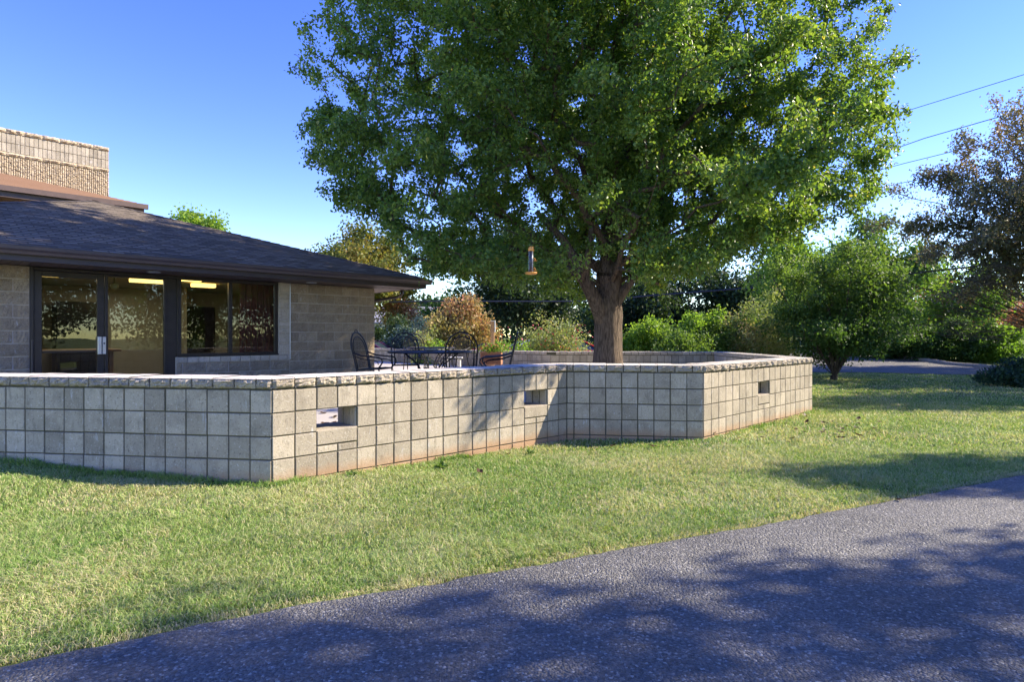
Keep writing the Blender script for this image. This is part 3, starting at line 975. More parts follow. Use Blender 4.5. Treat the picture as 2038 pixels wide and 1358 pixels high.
# shell of the room, part of the building
m = MB()
m.box(-9.0, -0.3, 0.3, 8.9, 2.52, 2.56); m.build('room_ceiling', M['ceil'], bld)
m = MB(); m.box(-8.94, -0.26, 0.25, 8.94, 0.24, 0.285); m.build('room_floor', M['carpet'], bld)
m = MB(); m.box(-8.94, -0.26, 5.4, 5.5, 0.29, 2.5); m.box(-0.9, -0.8, 0.27, 5.38, 0.29, 2.5); m.box(-7.6, -7.5, .27, 5.38, .29, 2.5); m.box(-2.9, -2.84, 3.9, 5.38, 0.29, 2.5)
m.build('room_wall', M['cream'], bld)
def room_box(name, mat, label, cat, boxes, group=None):
    m = MB()
    x0, y0, z0 = boxes[0][0], boxes[0][2], boxes[0][4]
    for b in boxes: m.cbox(b[0] - x0, b[1] - x0, b[2] - y0, b[3] - y0, b[4] - z0, b[5] - z0, min(0.01, (b[5] - b[4]) / 4, (b[3] - b[2]) / 4, (b[1] - b[0]) / 4))
    o = m.build(name, mat)
    X, Y = LX(x0, y0)
    o.location = (X, Y, z0); o.rotation_euler = (0, 0, PI / 4)
    return tag(o, label, cat, group)
lab = ['glowing ceiling tube light highest behind the window', 'glowing ceiling tube light lower behind the window left pane',
       'short glowing ceiling light behind the door side pane', 'glowing ceiling light near the red curtain']
for i, (x, y, l) in enumerate([(-4.1, 1.2, .75), (-4.4, 2.2, .9), (-5.9, 2.0, .3), (-3.1, 2.6, .5)]):
    room_box('ceiling_light', M['lamp'], lab[i], 'ceiling light', [(x, x + l, y, y + 0.16, 2.43, 2.515)], 'lit ceiling lights inside the building')
for x, y in ((-5.2, 2.0), (-3.0, 2.2), (-4.2, 4.2)):
    ll = bpy.data.lights.new('room_lamp', 'AREA'); ll.energy = 3.2; ll.size = 0.9; ll.color = (1.0, 0.86, 0.66)
    lo = bpy.data.objects.new('room_lamp', ll); C.objects.link(lo); X, Y = LX(x, y); lo.location = (X, Y, 2.42)
room_box('curtain', M['curtain'], 'red brown curtain inside the right window pane', 'curtain',
         [(-2.95 + 0.06 * i, -2.95 + 0.06 * i + 0.058, 0.24 + 0.02 * (i % 2), 0.27 + 0.02 * (i % 2), 0.4, 2.49) for i in range(12)])
room_box('television', M['blackp'], 'black flat television on the far room wall', 'television', [(-6.9, -5.5, 5.30, 5.37, 1.25, 2.0)])
room_box('picture_frame', M['blackp'], 'dark framed picture seen through the glass door', 'picture', [(-7.3, -7.0, 5.33, 5.37, 1.5, 1.9)])
room_box('dark_cabinet', M['blackp'], 'tall dark cabinet behind the left window pane', 'cabinet', [(-5.3, -4.4, 4.7, 5.3, 0.3, 2.1)])
room_box('interior_door', M['frame'], 'dark interior door beyond the window', 'door', [(-2.6, -1.7, 5.32, 5.37, 0.3, 2.1)])
room_box('dining_table', M['wood'], 'long wooden table top seen through the side pane', 'table',
         [(-6.6, -4.6, 2.0, 2.9, 1.0, 1.05), (-6.5, -6.42, 2.1, 2.18, 0.29, 0.998), (-4.8, -4.72, 2.1, 2.18, 0.29, 0.998), (-6.5, -6.42, 2.7, 2.78, 0.29, 0.998), (-4.8, -4.72, 2.7, 2.78, 0.29, 0.998)])
# pendant globe
m = MB(); m.lathe([(0.01, -0.06), (0.05, -0.045), (0.07, 0), (0.05, 0.045), (0.015, 0.06), (0.008, 0.28)], (0, 0, 0), 16)
o = m.build('globe_lamp', M['globe'], smooth=True); X, Y = LX(-5.02, 0.55); o.location = (X, Y, 2.2)
tag(o, 'small dull yellow globe lamp hanging near the top of the side pane', 'lamp')
# low block stub at the left of the door
stub = empty('block_pier', (LX(-7.05, -1.0)[0], LX(-7.05, -1.0)[1], 0.28), PI / 4)
tag(stub, 'low block pier with pale slab top beside the door', 'pier')
m = MB(); m.cbox(-0.4, 0.25, -0.2, 0.2, 0, 0.18, 0.008); m.cbox(-0.4, 0.25, -0.2, 0.2, 0.19, 0.39, 0.008); m.build('block', M['block'], stub)
m = MB(); m.cbox(-0.38, 0.2, -0.19, 0.19, 0.392, 0.45, 0.01); m.build('slab_top', M['white'], stub)

# ------------------------------------------------------------------ upper building
up = empty('tall_building', (-10.3, 16.7, 0), PI / 4)
tag(up, 'taller tan ribbed block building with flat parapet and brown eave behind the dark roof', 'building')
# local x along face (+45 deg), y inward. Eave corner is the origin; tower wall at y = 2.83 (face line Y=X+31)
def up_local(px, Yoff):
    r_ = (px - PX0) / F
    Y = Yoff / (1 - r_)
    X = Y * r_
    dx, dy = X + 10.3, Y - 16.7
    return (dx + dy) / math.sqrt(2), (dy - dx) / math.sqrt(2)
tx, ty = up_local(217, 31.0)
TT = 7.15
m = MB()
m.box(-12, tx, ty + 0.03, ty + 5.0, 3.5, TT - 0.12)
tw = m.build('wall', M['tower'], up)
m = MB()
x = tx
bands = [(TT - 0.42, TT - 0.14), (TT - 0.70, TT - 0.425)]
rr = random.Random(3)
m2 = MB()
i = 0
xx = tx
while xx > -4.5:
    for (za, zb) in ((TT - 0.395, TT - 0.13), (TT - 0.66, TT - 0.40)):
        tile(m2, lambda x, o, z: Vector((x, ty + 0.02 - o, z)), xx - 0.1016, xx, za, zb, 0.004, 0.02, 0.004, rr.random())
    xx -= 0.1016
m2.build('block_face', M['block'], tw)
m2 = MB()
xx = tx
while xx > -4.5:
    split_stone(m2, lambda x, o, z: Vector((x, ty - o, z)), xx - 0.4064, xx, TT - 0.125, TT, 0.004, 8, 3, 0.05, 0.04, rr.random())
    split_stone(m2, lambda x, o, z: Vector((x, ty - o, z)), xx - 0.4064, xx, TT - 0.76, TT - 0.665, 0.002, 8, 2, 0.04, 0.03, rr.random())
    xx -= 0.4064
m2.box(-12, tx, ty + 0.002, ty + 0.4, TT - 0.118, TT - 0.01)
m2.build('coping_stone', M['tower'], tw)
m2 = MB()
xx = tx
while xx > -4.5:
    z = TT - 0.765
    # one split rib, jittered down its height
    zs = np.arange(4.3, z, 0.035)
    vs = []
    for zz in zs:
        dd = 0.034 + rr.uniform(-.014, .014); wj = rr.uniform(-.005, .005)
        vs += [(xx - 0.044, ty + 0.03, zz), (xx - 0.038 + wj, ty - dd + 0.03, zz), (xx - 0.008 + wj, ty - dd + 0.03 + rr.uniform(-.008, .008), zz), (xx - 0.002, ty + 0.03, zz)]
    fs = [(4 * k + j, 4 * k + j + 1, 4 * k + 5 + j, 4 * k + 4 + j) for k in range(len(zs) - 1) for j in range(3)]
    m2.add(vs, fs, rr.random())
    xx -= 0.0508
m2.build('split_rib', M['tower'], tw)
# eave roof in front of the tower
ZE = 4.99
depth = ty
vs = []; fs = []; uvs = []
nr = 22
for r_ in range(nr):
    t0 = r_ / nr; t1 = (r_ + 1.06) / nr
    y0 = depth * t0; y1 = depth * t1
    b = len(vs)
    # hip at right end: x shrinks with y
    vs += [(-12, y0, ZE + y0 * .31), (-y0, y0, ZE + y0 * .31), (-y0, y0, ZE + y0 * .31 + .014), (-12, y0, ZE + y0 * .31 + .014), (-y1, y1, ZE + y1 * .31), (-12, y1, ZE + y1 * .31)]
    uvs += [(-12, r_ * .14), (-y0, r_ * .14), (-y0, r_ * .14), (-12, r_ * .14), (-y1, r_ * .14 + .13), (-12, r_ * .14 + .13)]
    fs += [(b, b + 1, b + 2, b + 3), (b + 3, b + 2, b + 4, b + 5)]
b = len(vs)
vs += [(0, 0, ZE), (0, depth + 4, ZE), (-depth, depth + 4, ZE + depth * .31), (-depth, depth, ZE + depth * .31)]
uvs += [(0, 0), (6, 0), (6, 2), (2, 2)]
fs += [(b, b + 1, b + 2, b + 3)]
np_mesh('lower_roof', vs, np.array(fs), M['shingle_tan'], up, uvs=uvs)
m = MB()
m.box(-12, 0.02, -0.02, 0.06, ZE - 0.28, ZE - 0.03)
m.box(-12, 0.10, -0.12, -0.022, ZE - 0.14, ZE - 0.01)
m.box(-0.05, 0.02, 0.062, 6, ZE - 0.28, ZE - 0.03)
m.build('fascia', M['brown_tan'], up)
m = MB(); m.box(-12, -0.06, 0.07, depth + 1, ZE - 0.20, ZE - 0.16); m.build('soffit', M['post_wood'], up)
m = MB(); m.box(-12, -1.2, 1.3, 1.5, 2.0, ZE - 0.21); m.build('lower_wall', M['house_block'], up)
m = MB(); m.cbox(-12, -2.9, 2.0, 2.35, ZE + 0.6, ZE + 0.78, .01); m.build('roof_curb', M['brown_tan'], up)

# ------------------------------------------------------------------ foliage tools
def leaves_mesh(name, pos, size, mat, parent, rnd, seed=0, droop=0.35, shape='pear', aspect=0.62, axis=None):
    r_ = np.random.default_rng(seed)
    n = len(pos)
    # leaf axis
    if axis is None:
        ax = r_.normal(size=(n, 3)); ax[:, 2] -= droop * 1.5
    else:
        ax = axis + r_.normal(size=(n, 3)) * 0.5
    ax /= np.linalg.norm(ax, axis=1, keepdims=True) + 1e-9
    q = r_.normal(size=(n, 3)); q[:, 2] += 0.9
    nn = q - (q * ax).sum(1, keepdims=True) * ax
    nn /= np.linalg.norm(nn, axis=1, keepdims=True) + 1e-9
    sd = np.cross(ax, nn)
    s = size * (0.65 + 0.6 * r_.random(n))[:, None]
    fold = (0.15 + 0.35 * r_.random(n))[:, None]
    w = aspect
    if shape == 'pear':
        L1 = pos + s * (0.28 * ax + 0.42 * w * sd + 0.42 * w * fold * nn)
        L2 = pos + s * (0.62 * ax + 0.40 * w * sd + 0.34 * w * fold * nn)
        R1 = pos + s * (0.28 * ax - 0.42 * w * sd + 0.42 * w * fold * nn)
        R2 = pos + s * (0.62 * ax - 0.40 * w * sd + 0.34 * w * fold * nn)
        T = pos + s * (1.0 * ax - 0.12 * nn)
        V = np.stack([pos, L1, L2, T, R2, R1], 1).reshape(-1, 3)
        b = (np.arange(n) * 6)[:, None]
        fc = np.concatenate([b + np.array([0, 1, 2, 3]), b + np.array([0, 3, 4, 5])])
        at = np.repeat(rnd, 6)
    else:
        L1 = pos + s * (0.45 * ax + 0.5 * w * sd + 0.3 * w * fold * nn)
        R1 = pos + s * (0.45 * ax - 0.5 * w * sd + 0.3 * w * fold * nn)
        T = pos + s * (1.0 * ax - 0.1 * nn)
        V = np.stack([pos, L1, T, R1], 1).reshape(-1, 3)
        b = (np.arange(n) * 4)[:, None]
        fc = b + np.array([0, 1, 2, 3])
        at = np.repeat(rnd, 4)
    return np_mesh(name, V, fc, mat, parent, attr=at)

def branch_tree(name, base, height_fork, center, radii, nshoot, leaf_n, leaf_size, mats, seed, label, cat, group=None,
                trunk_r=0.3, nlimb=7, shell=2.2, power=2.4, spread=0.10, shape='pear', rnd_fn=None, shoot_len=0.9,
                leaf_from=0.15, minr=0.004, bumpy=0.18, trunk_part=None, limb_up=0.5, limbs=None, hang=0.0, tips=None, droop=0.35, keep=None, leafkeep=None, sag=0.12, r0=0.0035, bark_m='bark_dark', aspect=.62, step=0.35, boughs=0, use_leader=False):
    """trunk, limbs and shoots grown towards points spread through an uneven crown; leaves sit along the shoots"""
    r_ = np.random.default_rng(seed)
    root = empty(name, base)
    tag(root, label, cat, group)
    base = np.array(base, float); center = np.array(center, float) - base
    nodes = []; par = []
    def add(p, q):
        nodes.append(np.array(p, float)); par.append(q); return len(nodes) - 1
    k = max(2, int(height_fork / 0.3))
    last = -1
    for i in range(k + 1):
        last = add((0.02 * math.sin(i), 0.02 * math.cos(i * 1.3), height_fork * i / k), last)
    fork = last
    ntrunk = len(nodes)
    radii = np.array(radii, float)
    # limbs
    ends = limbs
    if ends is None:
        ends = []
        for i in range(nlimb):
            an = 2 * PI * (i + r_.random() * 0.6) / nlimb
            e_ = -0.2 + 0.9 * ((i * 0.618) % 1)
            ends.append((center + radii * np.array([0.72 * math.cos(an) * math.sqrt(max(0.1, 1 - e_ * e_)), 0.72 * math.sin(an) * math.sqrt(max(0.1, 1 - e_ * e_)), 0.75 * e_])).tolist())
        ends.append((center + np.array([0, 0, radii[2] * 0.8])).tolist())
    leader = []
    for ei, e_ in enumerate(ends):
        e_ = np.array(e_, float)
        st_ = fork
        if limbs is not None and use_leader and ei > 1 and leader:
            st_ = min(leader, key=lambda q: abs(nodes[q][2] - max(nodes[fork][2] + .25, 0.25 + 0.52 * e_[2])))
        a = nodes[st_]
        mid = a * 0.5 + e_ * 0.5
        mid[2] += limb_up * 0.25 * np.linalg.norm(e_ - a) * (0.5 if e_[2] > a[2] else 1)
        mid[:2] = a[:2] * 0.55 + e_[:2] * 0.45
        L = np.linalg.norm(e_ - a); kk = max(3, int(L / step))
        last = st_
        for i in range(1, kk + 1):
            t = i / kk
            p = a * (1 - t) ** 2 + 2 * mid * t * (1 - t) + e_ * t * t
            p = p + r_.normal(size=3) * 0.05 * min(1, L / 3)
            last = add(p, last)
            if ei == 0: leader.append(last)
    # targets
    def radial(d):
        # uneven hull
        an = np.arctan2(d[:, 1], d[:, 0]); el = np.arcsin(np.clip(d[:, 2], -1, 1))
        w = 1 + bumpy * (np.sin(3 * an + seed) * np.cos(2 * el + seed * 1.7) * 0.5 + np.sin(7 * an + 2.1 * seed + 3 * el) * 0.35 + np.sin(5 * el + 11 * an + seed) * 0.3)
        return w
    d = r_.normal(size=(nshoot, 3)); d /= np.linalg.norm(d, axis=1, keepdims=True)
    sup = (np.abs(d) ** power).sum(1) ** (-1 / power)
    rad = sup * radial(d) * (r_.random(nshoot) ** (1 / shell)) 
    tg = center + d * radii * rad[:, None]
    if boughs:
        bd = r_.normal(size=(boughs, 3)); bd /= np.linalg.norm(bd, axis=1, keepdims=True)
        bs_ = (np.abs(bd) ** power).sum(1) ** (-1 / power) * radial(bd) * (0.62 + 0.42 * r_.random(boughs) ** .6)
        bend = center + bd * radii * bs_[:, None]
        binn = center + bd * radii * bs_[:, None] * 0.22 - np.array([0, 0, 0.7])
        k_ = r_.integers(0, boughs, nshoot)
        u_ = (r_.random(nshoot) ** 0.75)[:, None]
        sg = 0.50 * (1 - u_) + 0.13
        nz_ = r_.normal(size=(nshoot, 3)) * sg * np.array([1, 1, .62])
        tg = binn[k_] * (1 - u_) + bend[k_] * u_ + nz_
        tg[:, 2] -= 0.10 * (u_[:, 0] * 2 - 1) ** 2
    if tips is not None: tg = np.concatenate([tg, np.array(tips, float) - base])
    tg = tg[tg[:, 2] > 0.15]
    if keep is not None:
        tg = tg[keep(tg + base)]
    axis = np.array([0, 0, 1.0])
    o_ = np.argsort(np.linalg.norm((tg - nodes[fork]) * np.array([1, 1, 0.8]), axis=1))
    tg = tg[o_]
    leafpos = []; leafax = []; leafrel = []
    NA = np.array(nodes)
    cap = len(nodes) + len(tg) * 12 + 1000
    buf = np.zeros((cap, 3)); nn = len(nodes); buf[:nn] = NA
    parl = par[:]
    fk = nodes[fork]
    lp = []
    def nodedist():
        pass
    dfork = np.zeros(cap); dfork[:nn] = np.linalg.norm(buf[:nn] - fk, axis=1)
    counts_leaf = max(1, int(leaf_n / max(1, len(tg))))
    for T in tg:
        dv = buf[ntrunk - 1:nn] - T
        dist = np.sqrt((dv ** 2).sum(1))
        dT = np.linalg.norm(T - fk)
        cost = dist + 1.2 * np.maximum(0, dfork[ntrunk - 1:nn] - dT * 0.98)
        j = int(np.argmin(cost)) + ntrunk - 1
        a = buf[j]; L = np.linalg.norm(T - a)
        if L < 0.08: L = 0.08
        kk = max(1, int(L / step))
        mid = (a + T) / 2 + r_.normal(size=3) * 0.08 * L + np.array([0, 0, sag * L])
        last = j
        for i in range(1, kk + 1):
            t = i / kk
            p = a * (1 - t) ** 2 + 2 * mid * t * (1 - t) + T * t * t
            if nn < cap:
                buf[nn] = p; dfork[nn] = np.linalg.norm(p - fk); parl.append(last); last = nn; nn += 1
        # leaves on the outer end of the shoot
        outd = (T - center) / radii; on = np.linalg.norm(outd) + 1e-6
        sh = max(L * (1 - leaf_from), 0.3)
        u = 1 - np.minimum(1, sh / max(L, .3)) * r_.random(counts_leaf)
        u = np.clip(u, 0, 1)[:, None]
        pts = a * (1 - u) ** 2 + 2 * mid * u * (1 - u) + T * u * u
        w_ = spread * (0.35 + 0.9 * (1 - u) + 0.25)
        off = np.clip(r_.normal(size=(counts_leaf, 3)), -1.9, 1.9) * w_
        off[:, 2] -= hang * np.abs(r_.normal(size=counts_leaf))
        lp.append(pts + off)
        leafrel.append(np.full(counts_leaf, r_.random()))
    NA = buf[:nn]
    # pipe model radii
    cnt = np.ones(nn)
    for i in range(nn - 1, 0, -1):
        if parl[i] >= 0: cnt[parl[i]] += cnt[i] * 0.55 if False else cnt[i]
    rr_ = r0 * cnt ** 0.47
    rr_ = np.minimum(rr_, trunk_r)
    # tubes as frusta
    I = np.array([i for i in range(nn) if parl[i] >= 0 and (i >= ntrunk) and rr_[i] > minr])
    if len(I):
        Pp = np.array(parl)[I]
        a = NA[Pp]; b = NA[I]
        ra = np.minimum(rr_[Pp], rr_[I] * 1.35); rb = rr_[I]
        t = b - a; t /= np.linalg.norm(t, axis=1, keepdims=True) + 1e-9
        ref = np.where(np.abs(t[:, 2:3]) > 0.9, np.array([[1.0, 0, 0]]), np.array([[0, 0, 1.0]]))
        u = np.cross(t, ref); u /= np.linalg.norm(u, axis=1, keepdims=True)
        v = np.cross(t, u)
        n6 = 6
        VV = []
        for (c_2, r2) in ((a - t * 0.01, ra), (b, rb)):
            for kq in range(n6):
                an = 2 * PI * kq / n6
                VV.append(c_2 + (u * math.cos(an) + v * math.sin(an)) * r2[:, None])
        VV = np.stack(VV, 1).reshape(-1, 3)
        bb = (np.arange(len(I)) * 2 * n6)[:, None]
        fcs = np.concatenate([bb + np.array([kq, (kq + 1) % n6, n6 + (kq + 1) % n6, n6 + kq]) for kq in range(n6)])
        np_mesh('branch', VV, fcs, M[bark_m], root, smooth=True)
    # trunk
    m = MB()
    kt = 9; ns = 22
    vs = []; fs = []
    hh = [0, 0.04, 0.10, 0.2, 0.35, 0.5, 0.65, 0.8, 0.92, 1.02, 1.12, 1.24, 1.36]
    rs = np.interp(hh, [0, .06, .15, .5, .8, 0.95, 1.1, 1.24, 1.36], [1.5, 1.25, 1.1, 0.96, 0.96, 1.04, 0.92, 0.62, 0.25]) * trunk_r
    for i, h in enumerate(hh):
        for kq in range(ns):
            an = 2 * PI * kq / ns
            q = rs[i] * (1 + 0.05 * math.sin(5 * an + h * 3) + 0.035 * math.sin(9 * an + 2 * h))
            vs.append((q * math.cos(an), q * math.sin(an), height_fork * h - (0.1 if i == 0 else 0)))
    for i in range(len(hh) - 1):
        for kq in range(ns):
            fs.append((i * ns + kq, i * ns + (kq + 1) % ns, (i + 1) * ns + (kq + 1) % ns, (i + 1) * ns + kq))
    m.add(vs, fs)
    m.build('trunk', M[bark_m], root, smooth=True)
    lp = np.concatenate(lp); leafrel = np.concatenate(leafrel)
    if leafkeep is not None:
        lk = leafkeep(lp + base); lp = lp[lk]; leafrel = leafrel[lk]
    n = len(lp)
    if rnd_fn is None:
        rv = np.clip(0.35 + 0.35 * (leafrel - 0.5) + r_.normal(size=n) * 0.16, 0, 1)
    else:
        rv = rnd_fn(lp + base, r_, leafrel)
    leaves_mesh('crown', lp, leaf_size, M[mats], root, rv, seed + 7, droop=droop, shape=shape, aspect=aspect)
    return root

# ------------------------------------------------------------------ main pear tree
TB = (1.97, 12.3, 0.25)
def pear_rnd(p, r_, rel):
    n = len(p)
    v = np.clip(0.33 + 0.3 * (rel - 0.5) + r_.normal(size=n) * 0.14, 0, 0.8)
    v = np.where(r_.random(n) < 0.008, 0.95, v)
    return v
CW = np.array([1.75, 12.2, 6.6])
limbs = [(0.25, 0.1, 7.6), (-3.6, -1.3, 4.4), (-0.75, -0.2, 2.7), (-3.6, -1.6, 3.6), (-4.2, 0.8, 4.3), (-2.2, -2.6, 5.0), (-1.6, 1.6, 7.2), (0.2, -0.4, 8.6), (1.8, -2.4, 5.6), (3.9, -1.0, 4.2), (3.2, 1.8, 5.2), (1.4, 0.3, 7.2), (0.4, -2.8, 3.6), (3.0, -4.0, 4.1), (-0.9, -0.7, 2.2), (-2.6, -0.3, 6.6), (3.6, -0.6, 6.4), (0.3, 2.8, 4.5), (2.4, -0.3, 2.7)]
tips = []
for (x, y, Y) in [(575, 115, 12.0), (600, 60, 12.2), (590, 150, 11.8), (615, 210, 12), (610, 275, 12), (625, 310, 12), (622, 378, 11.6), (660, 400, 11.6), (705, 420, 11.5), (640, 20, 12),
                  (1905, 200, 11.5), (1880, 215, 11.5), (1850, 235, 11.6), (1835, 270, 11.8), (1800, 100, 12), (1790, 130, 12), (1800, 370, 11.6), (1775, 395, 11.8), (1730, 60, 12), (1760, 20, 12), (1780, 0, 12),
                  (840, 545, 11), (880, 540, 11), (820, 520, 11.2), (790, 470, 11), (1560, 470, 11.2), (1600, 450, 11.4), (1640, 440, 11.4), (1520, 520, 11.3), (1480, 480, 11), (1400, 560, 11), (1500, 440, 10.5), (1700, 400, 11.6), (1380, 520, 10.4), (1440, 500, 10.2), (1560, 400, 10.4), (1620, 380, 10.8), (1960, 190, 11.6), (1930, 200, 11.6), (680, 395, 11.8), (700, 440, 12), (730, 400, 11), (760, 440, 10.8), (640, 330, 11.6), (830, 480, 10.6), (880, 500, 10.4), (930, 530, 10.6), (980, 550, 10.6), (640, 230, 11.6), (680, 260, 11), (690, 330, 11), (1160, 600, 11.4), (1110, 575, 11), (1290, 560, 11.2), (1340, 575, 11.4), (1430, 560, 11.6), (1470, 540, 11.4), (720, 470, 11.4), (750, 485, 11.4), (770, 500, 11.2)]:
    p = P(x, y, Y)
    for q in range(4):
        tips.append((p.x + random.Random(x * 7 + q).uniform(-.22, .22) * q, p.y + 0.25 * (q - 1.5), p.z + random.Random(y * 3 + q).uniform(-.2, .15) * q))
for i in range(680):
    rq_ = random.Random(5000 + i); u = rq_.random(); kk_ = i % 6
    if kk_ in (0, 1):
        x_ = 1265 + 345 * u; y_ = np.interp(x_, [1265, 1400, 1500, 1610], [545, 530, 480, 430]) - abs(rq_.gauss(0, 32)); Y_ = rq_.uniform(9.6, 13.8)
    elif kk_ == 5:
        x_ = 650 + 280 * u; y_ = 70 - 210 * rq_.random(); Y_ = rq_.uniform(10.6, 13.2)
    elif kk_ == 4:
        x_ = 1590 + 200 * u; y_ = np.interp(x_, [1590, 1700, 1800], [420, 395, 370]) - abs(rq_.gauss(0, 120)); Y_ = rq_.uniform(10.6, 13.6)
    elif kk_ == 2:
        x_ = 850 + 310 * u; y_ = np.interp(x_, [850, 1000, 1160], [515, 535, 560]) - abs(rq_.gauss(0, 30)); Y_ = rq_.uniform(9.8, 13.8)
    else:
        x_ = 610 + 190 * u; y_ = np.interp(x_, [610, 700, 800], [330, 400, 470]) - abs(rq_.gauss(0, 70)); Y_ = rq_.uniform(10.8, 13.2)
    p = P(x_, y_, Y_); tips.append((p.x, p.y, p.z))
for i in range(46):
    rq_ = random.Random(900 + i); u = rq_.random()
    tips.append((4.6 - 1.5 * u + rq_.gauss(0, .22), 8.05 - .1 * u + rq_.gauss(0, .22), 4.35 - 1.1 * u + rq_.gauss(0, .16)))
random.seed(4)
def keep_pear(T):
    # the crown keeps clear under its lower limbs and off the sunlit wall
    X, Y, Z = T[:, 0], T[:, 1], T[:, 2]
    k = Z > 2.0 + 0.13 * np.abs(X - 1.9) + 0.5 * sstep(2.0, 4.5, X)
    px = PX0 + F * X / Y; py = PY0 - F * (Z - CAM_H) / Y
    lim_l = np.interp(py, [-400, 0, 80, 150, 200, 240, 310, 350, 380, 420, 480, 545, 600], [560, 640, 585, 590, 650, 612, 625, 700, 640, 700, 770, 850, 1080])
    lim_r = np.interp(py, [-400, 0, 100, 200, 300, 330, 380, 420, 470, 540, 600], [1700, 1760, 1800, 1840, 1800, 1740, 1780, 1700, 1600, 1500, 1330])
    jit = 12 * np.sin(py * 0.09) + 8 * np.sin(py * 0.23) + np.random.default_rng(1).normal(size=len(px)) * 16 + 6
    k &= (px > lim_l + jit) & (px < lim_r - jit)
    # gap shaped along the sun ray lights the trunk; forks stay in view
    k &= ~((np.abs(Y - (12.2 + .197 * (X - 2.0))) < 0.55) & (X > 2.2) & (Z < 1.9 + .76 * (X - 2)))
    k &= ~((np.abs(px - 1205) < 75) & (py > 545) & (Y < 12.6))
    return k
def pear_leafkeep(p):
    px = PX0 + F * p[:, 0] / p[:, 1]; py = PY0 - F * (p[:, 2] - CAM_H) / p[:, 1]
    k = ~((np.abs(p[:, 1] - (12.2 + .197 * (p[:, 0] - 2.0))) < 0.40) & (p[:, 0] > 2.2) & (p[:, 2] < 1.7 + .76 * (p[:, 0] - 2)))  # leaves cleared from the sunward gap so light reaches the trunk
    k &= ~((np.hypot(p[:, 0] - 1.8, (p[:, 1] - 11.5) * .7) < 0.80) & (p[:, 2] < 2.85) & (p[:, 1] < 12.7))
    return k
pear = branch_tree('pear_tree', TB, 1.6, CW, (6.5, 4.2, 5.1), 4400, 470000, 0.070, 'pear_leaf', 11,
            'large leafy green pear tree growing inside the patio wall', 'tree', trunk_r=0.29, limbs=limbs, spread=0.085, use_leader=True, boughs=290, leafkeep=pear_leafkeep,
            rnd_fn=pear_rnd, minr=0.0035, bumpy=0.16, bark_m='bark', shell=2.6, tips=tips, keep=keep_pear, sag=0.10, aspect=0.66, hang=0.03, limb_up=0.35, r0=0.0046)

m = MB(); m.tube([(-.02, 0, 1.15), (-.14, -.10, 1.50), (-.34, -.22, 1.88), (-.52, -.30, 2.20), (-.62, -.34, 2.42), (-.95, -.45, 2.95), (-1.5, -.6, 3.5)], [.20, .175, .145, .125, .11, .085, .05], 12)
m.build('limb', M['bark'], pear, True)
m = MB(); m.tube([(-.50, -.29, 2.16), (-.50, -.36, 2.45), (-.42, -.45, 2.85), (-.38, -.5, 3.4)], [.10, .085, .07, .05], 10)
m.build('limb', M['bark'], pear, True)
m = MB(); m.tube([(.02, 0, 1.25), (.12, -.05, 1.7), (.38, -.10, 2.08), (.58, -.14, 2.32), (.9, -.2, 2.75)], [.2, .14, .09, .07, .05], 10)
m.build('limb', M['bark'], pear, True)
m = MB(); m.tube([(0, 0, 1.2), (.02, 0, 1.7), (.10, .02, 2.3), (.16, .04, 3.0), (.2, .06, 4.0)], [.26, .25, .20, .17, .12], 14)
m.build('limb', M['bark'], pear, True)
# ------------------------------------------------------------------ trees off to the right that shade the asphalt
branch_tree('shade_tree', (10.6, 3.1, 0), 2.6, (10.6, 3.1, 6.0), (3.0, 2.3, 3.2), 300, 17000, 0.15, 'green_leaf', 21,
            'tall green tree on the path side, right of the view', 'tree', 'trees shading the asphalt path', trunk_r=0.2, shape='d', spread=0.22, shell=2)
branch_tree('shade_tree', (9.3, -.8, 0), 2.4, (9.3, -.8, 5.4), (3.0, 2.8, 2.8), 300, 17000, 0.15, 'green_leaf', 22,
            'broad green tree beside the path, behind and right of the view', 'tree', 'trees shading the asphalt path', trunk_r=0.2, shape='d', spread=0.22, shell=2)
branch_tree('lawn_tree', (21.3, 18.0, 0), 2.4, (21.3, 18.0, 5.6), (4.0, 3.8, 3.2), 380, 30000, 0.17, 'green_leaf', 23,
            'green tree right of the view behind the juniper, shading the far lawn', 'tree', trunk_r=0.2, shape='d', spread=0.25, shell=2)
branch_tree('shade_tree', (13.2, 7.25, 0), 3.0, (13.0, 7.2, 6.0), (1.6, .75, 1.1), 80, 4500, 0.15, 'green_leaf', 25,
            'slender green tree right of the view whose shade falls on the path edge', 'tree', 'trees shading the asphalt path', trunk_r=0.1, shape='d', spread=0.2, shell=2)
branch_tree('lawn_tree', (17.6, 13.6, 0), 2.6, (17.6, 13.6, 6.0), (2.2, 1.5, 2.3), 160, 12000, 0.17, 'green_leaf', 24,
            'light crowned tree right of the view beside the lawn', 'tree', trunk_r=0.14, shape='d', spread=0.25, shell=2)
for i, (x, y, rr0, hh0) in enumerate([(31, 6, 5, 10), (30, -2, 5.5, 11), (33, -11, 5.5, 12), (27, -19, 5.5, 11), (40, 15, 5, 10)]):
    branch_tree('roadside_tree', (x, y, 0), 0.9, (x, y, hh0 * .48), (rr0, rr0, hh0 * .5), 200, 16000, 0.30, 'dark_leaf' if i % 2 else 'green_leaf', 120 + i,
                ['bushy roadside tree right of the view, level with the patio', 'roadside tree right of the view, level with the camera', 'tallest roadside tree behind and right of the view',
                 'roadside tree farthest behind the camera', 'roadside tree right of the view beyond the lawn'][i], 'tree', 'roadside trees outside the view', trunk_r=0.25, shape='d', spread=0.6, minr=.02, step=.8)

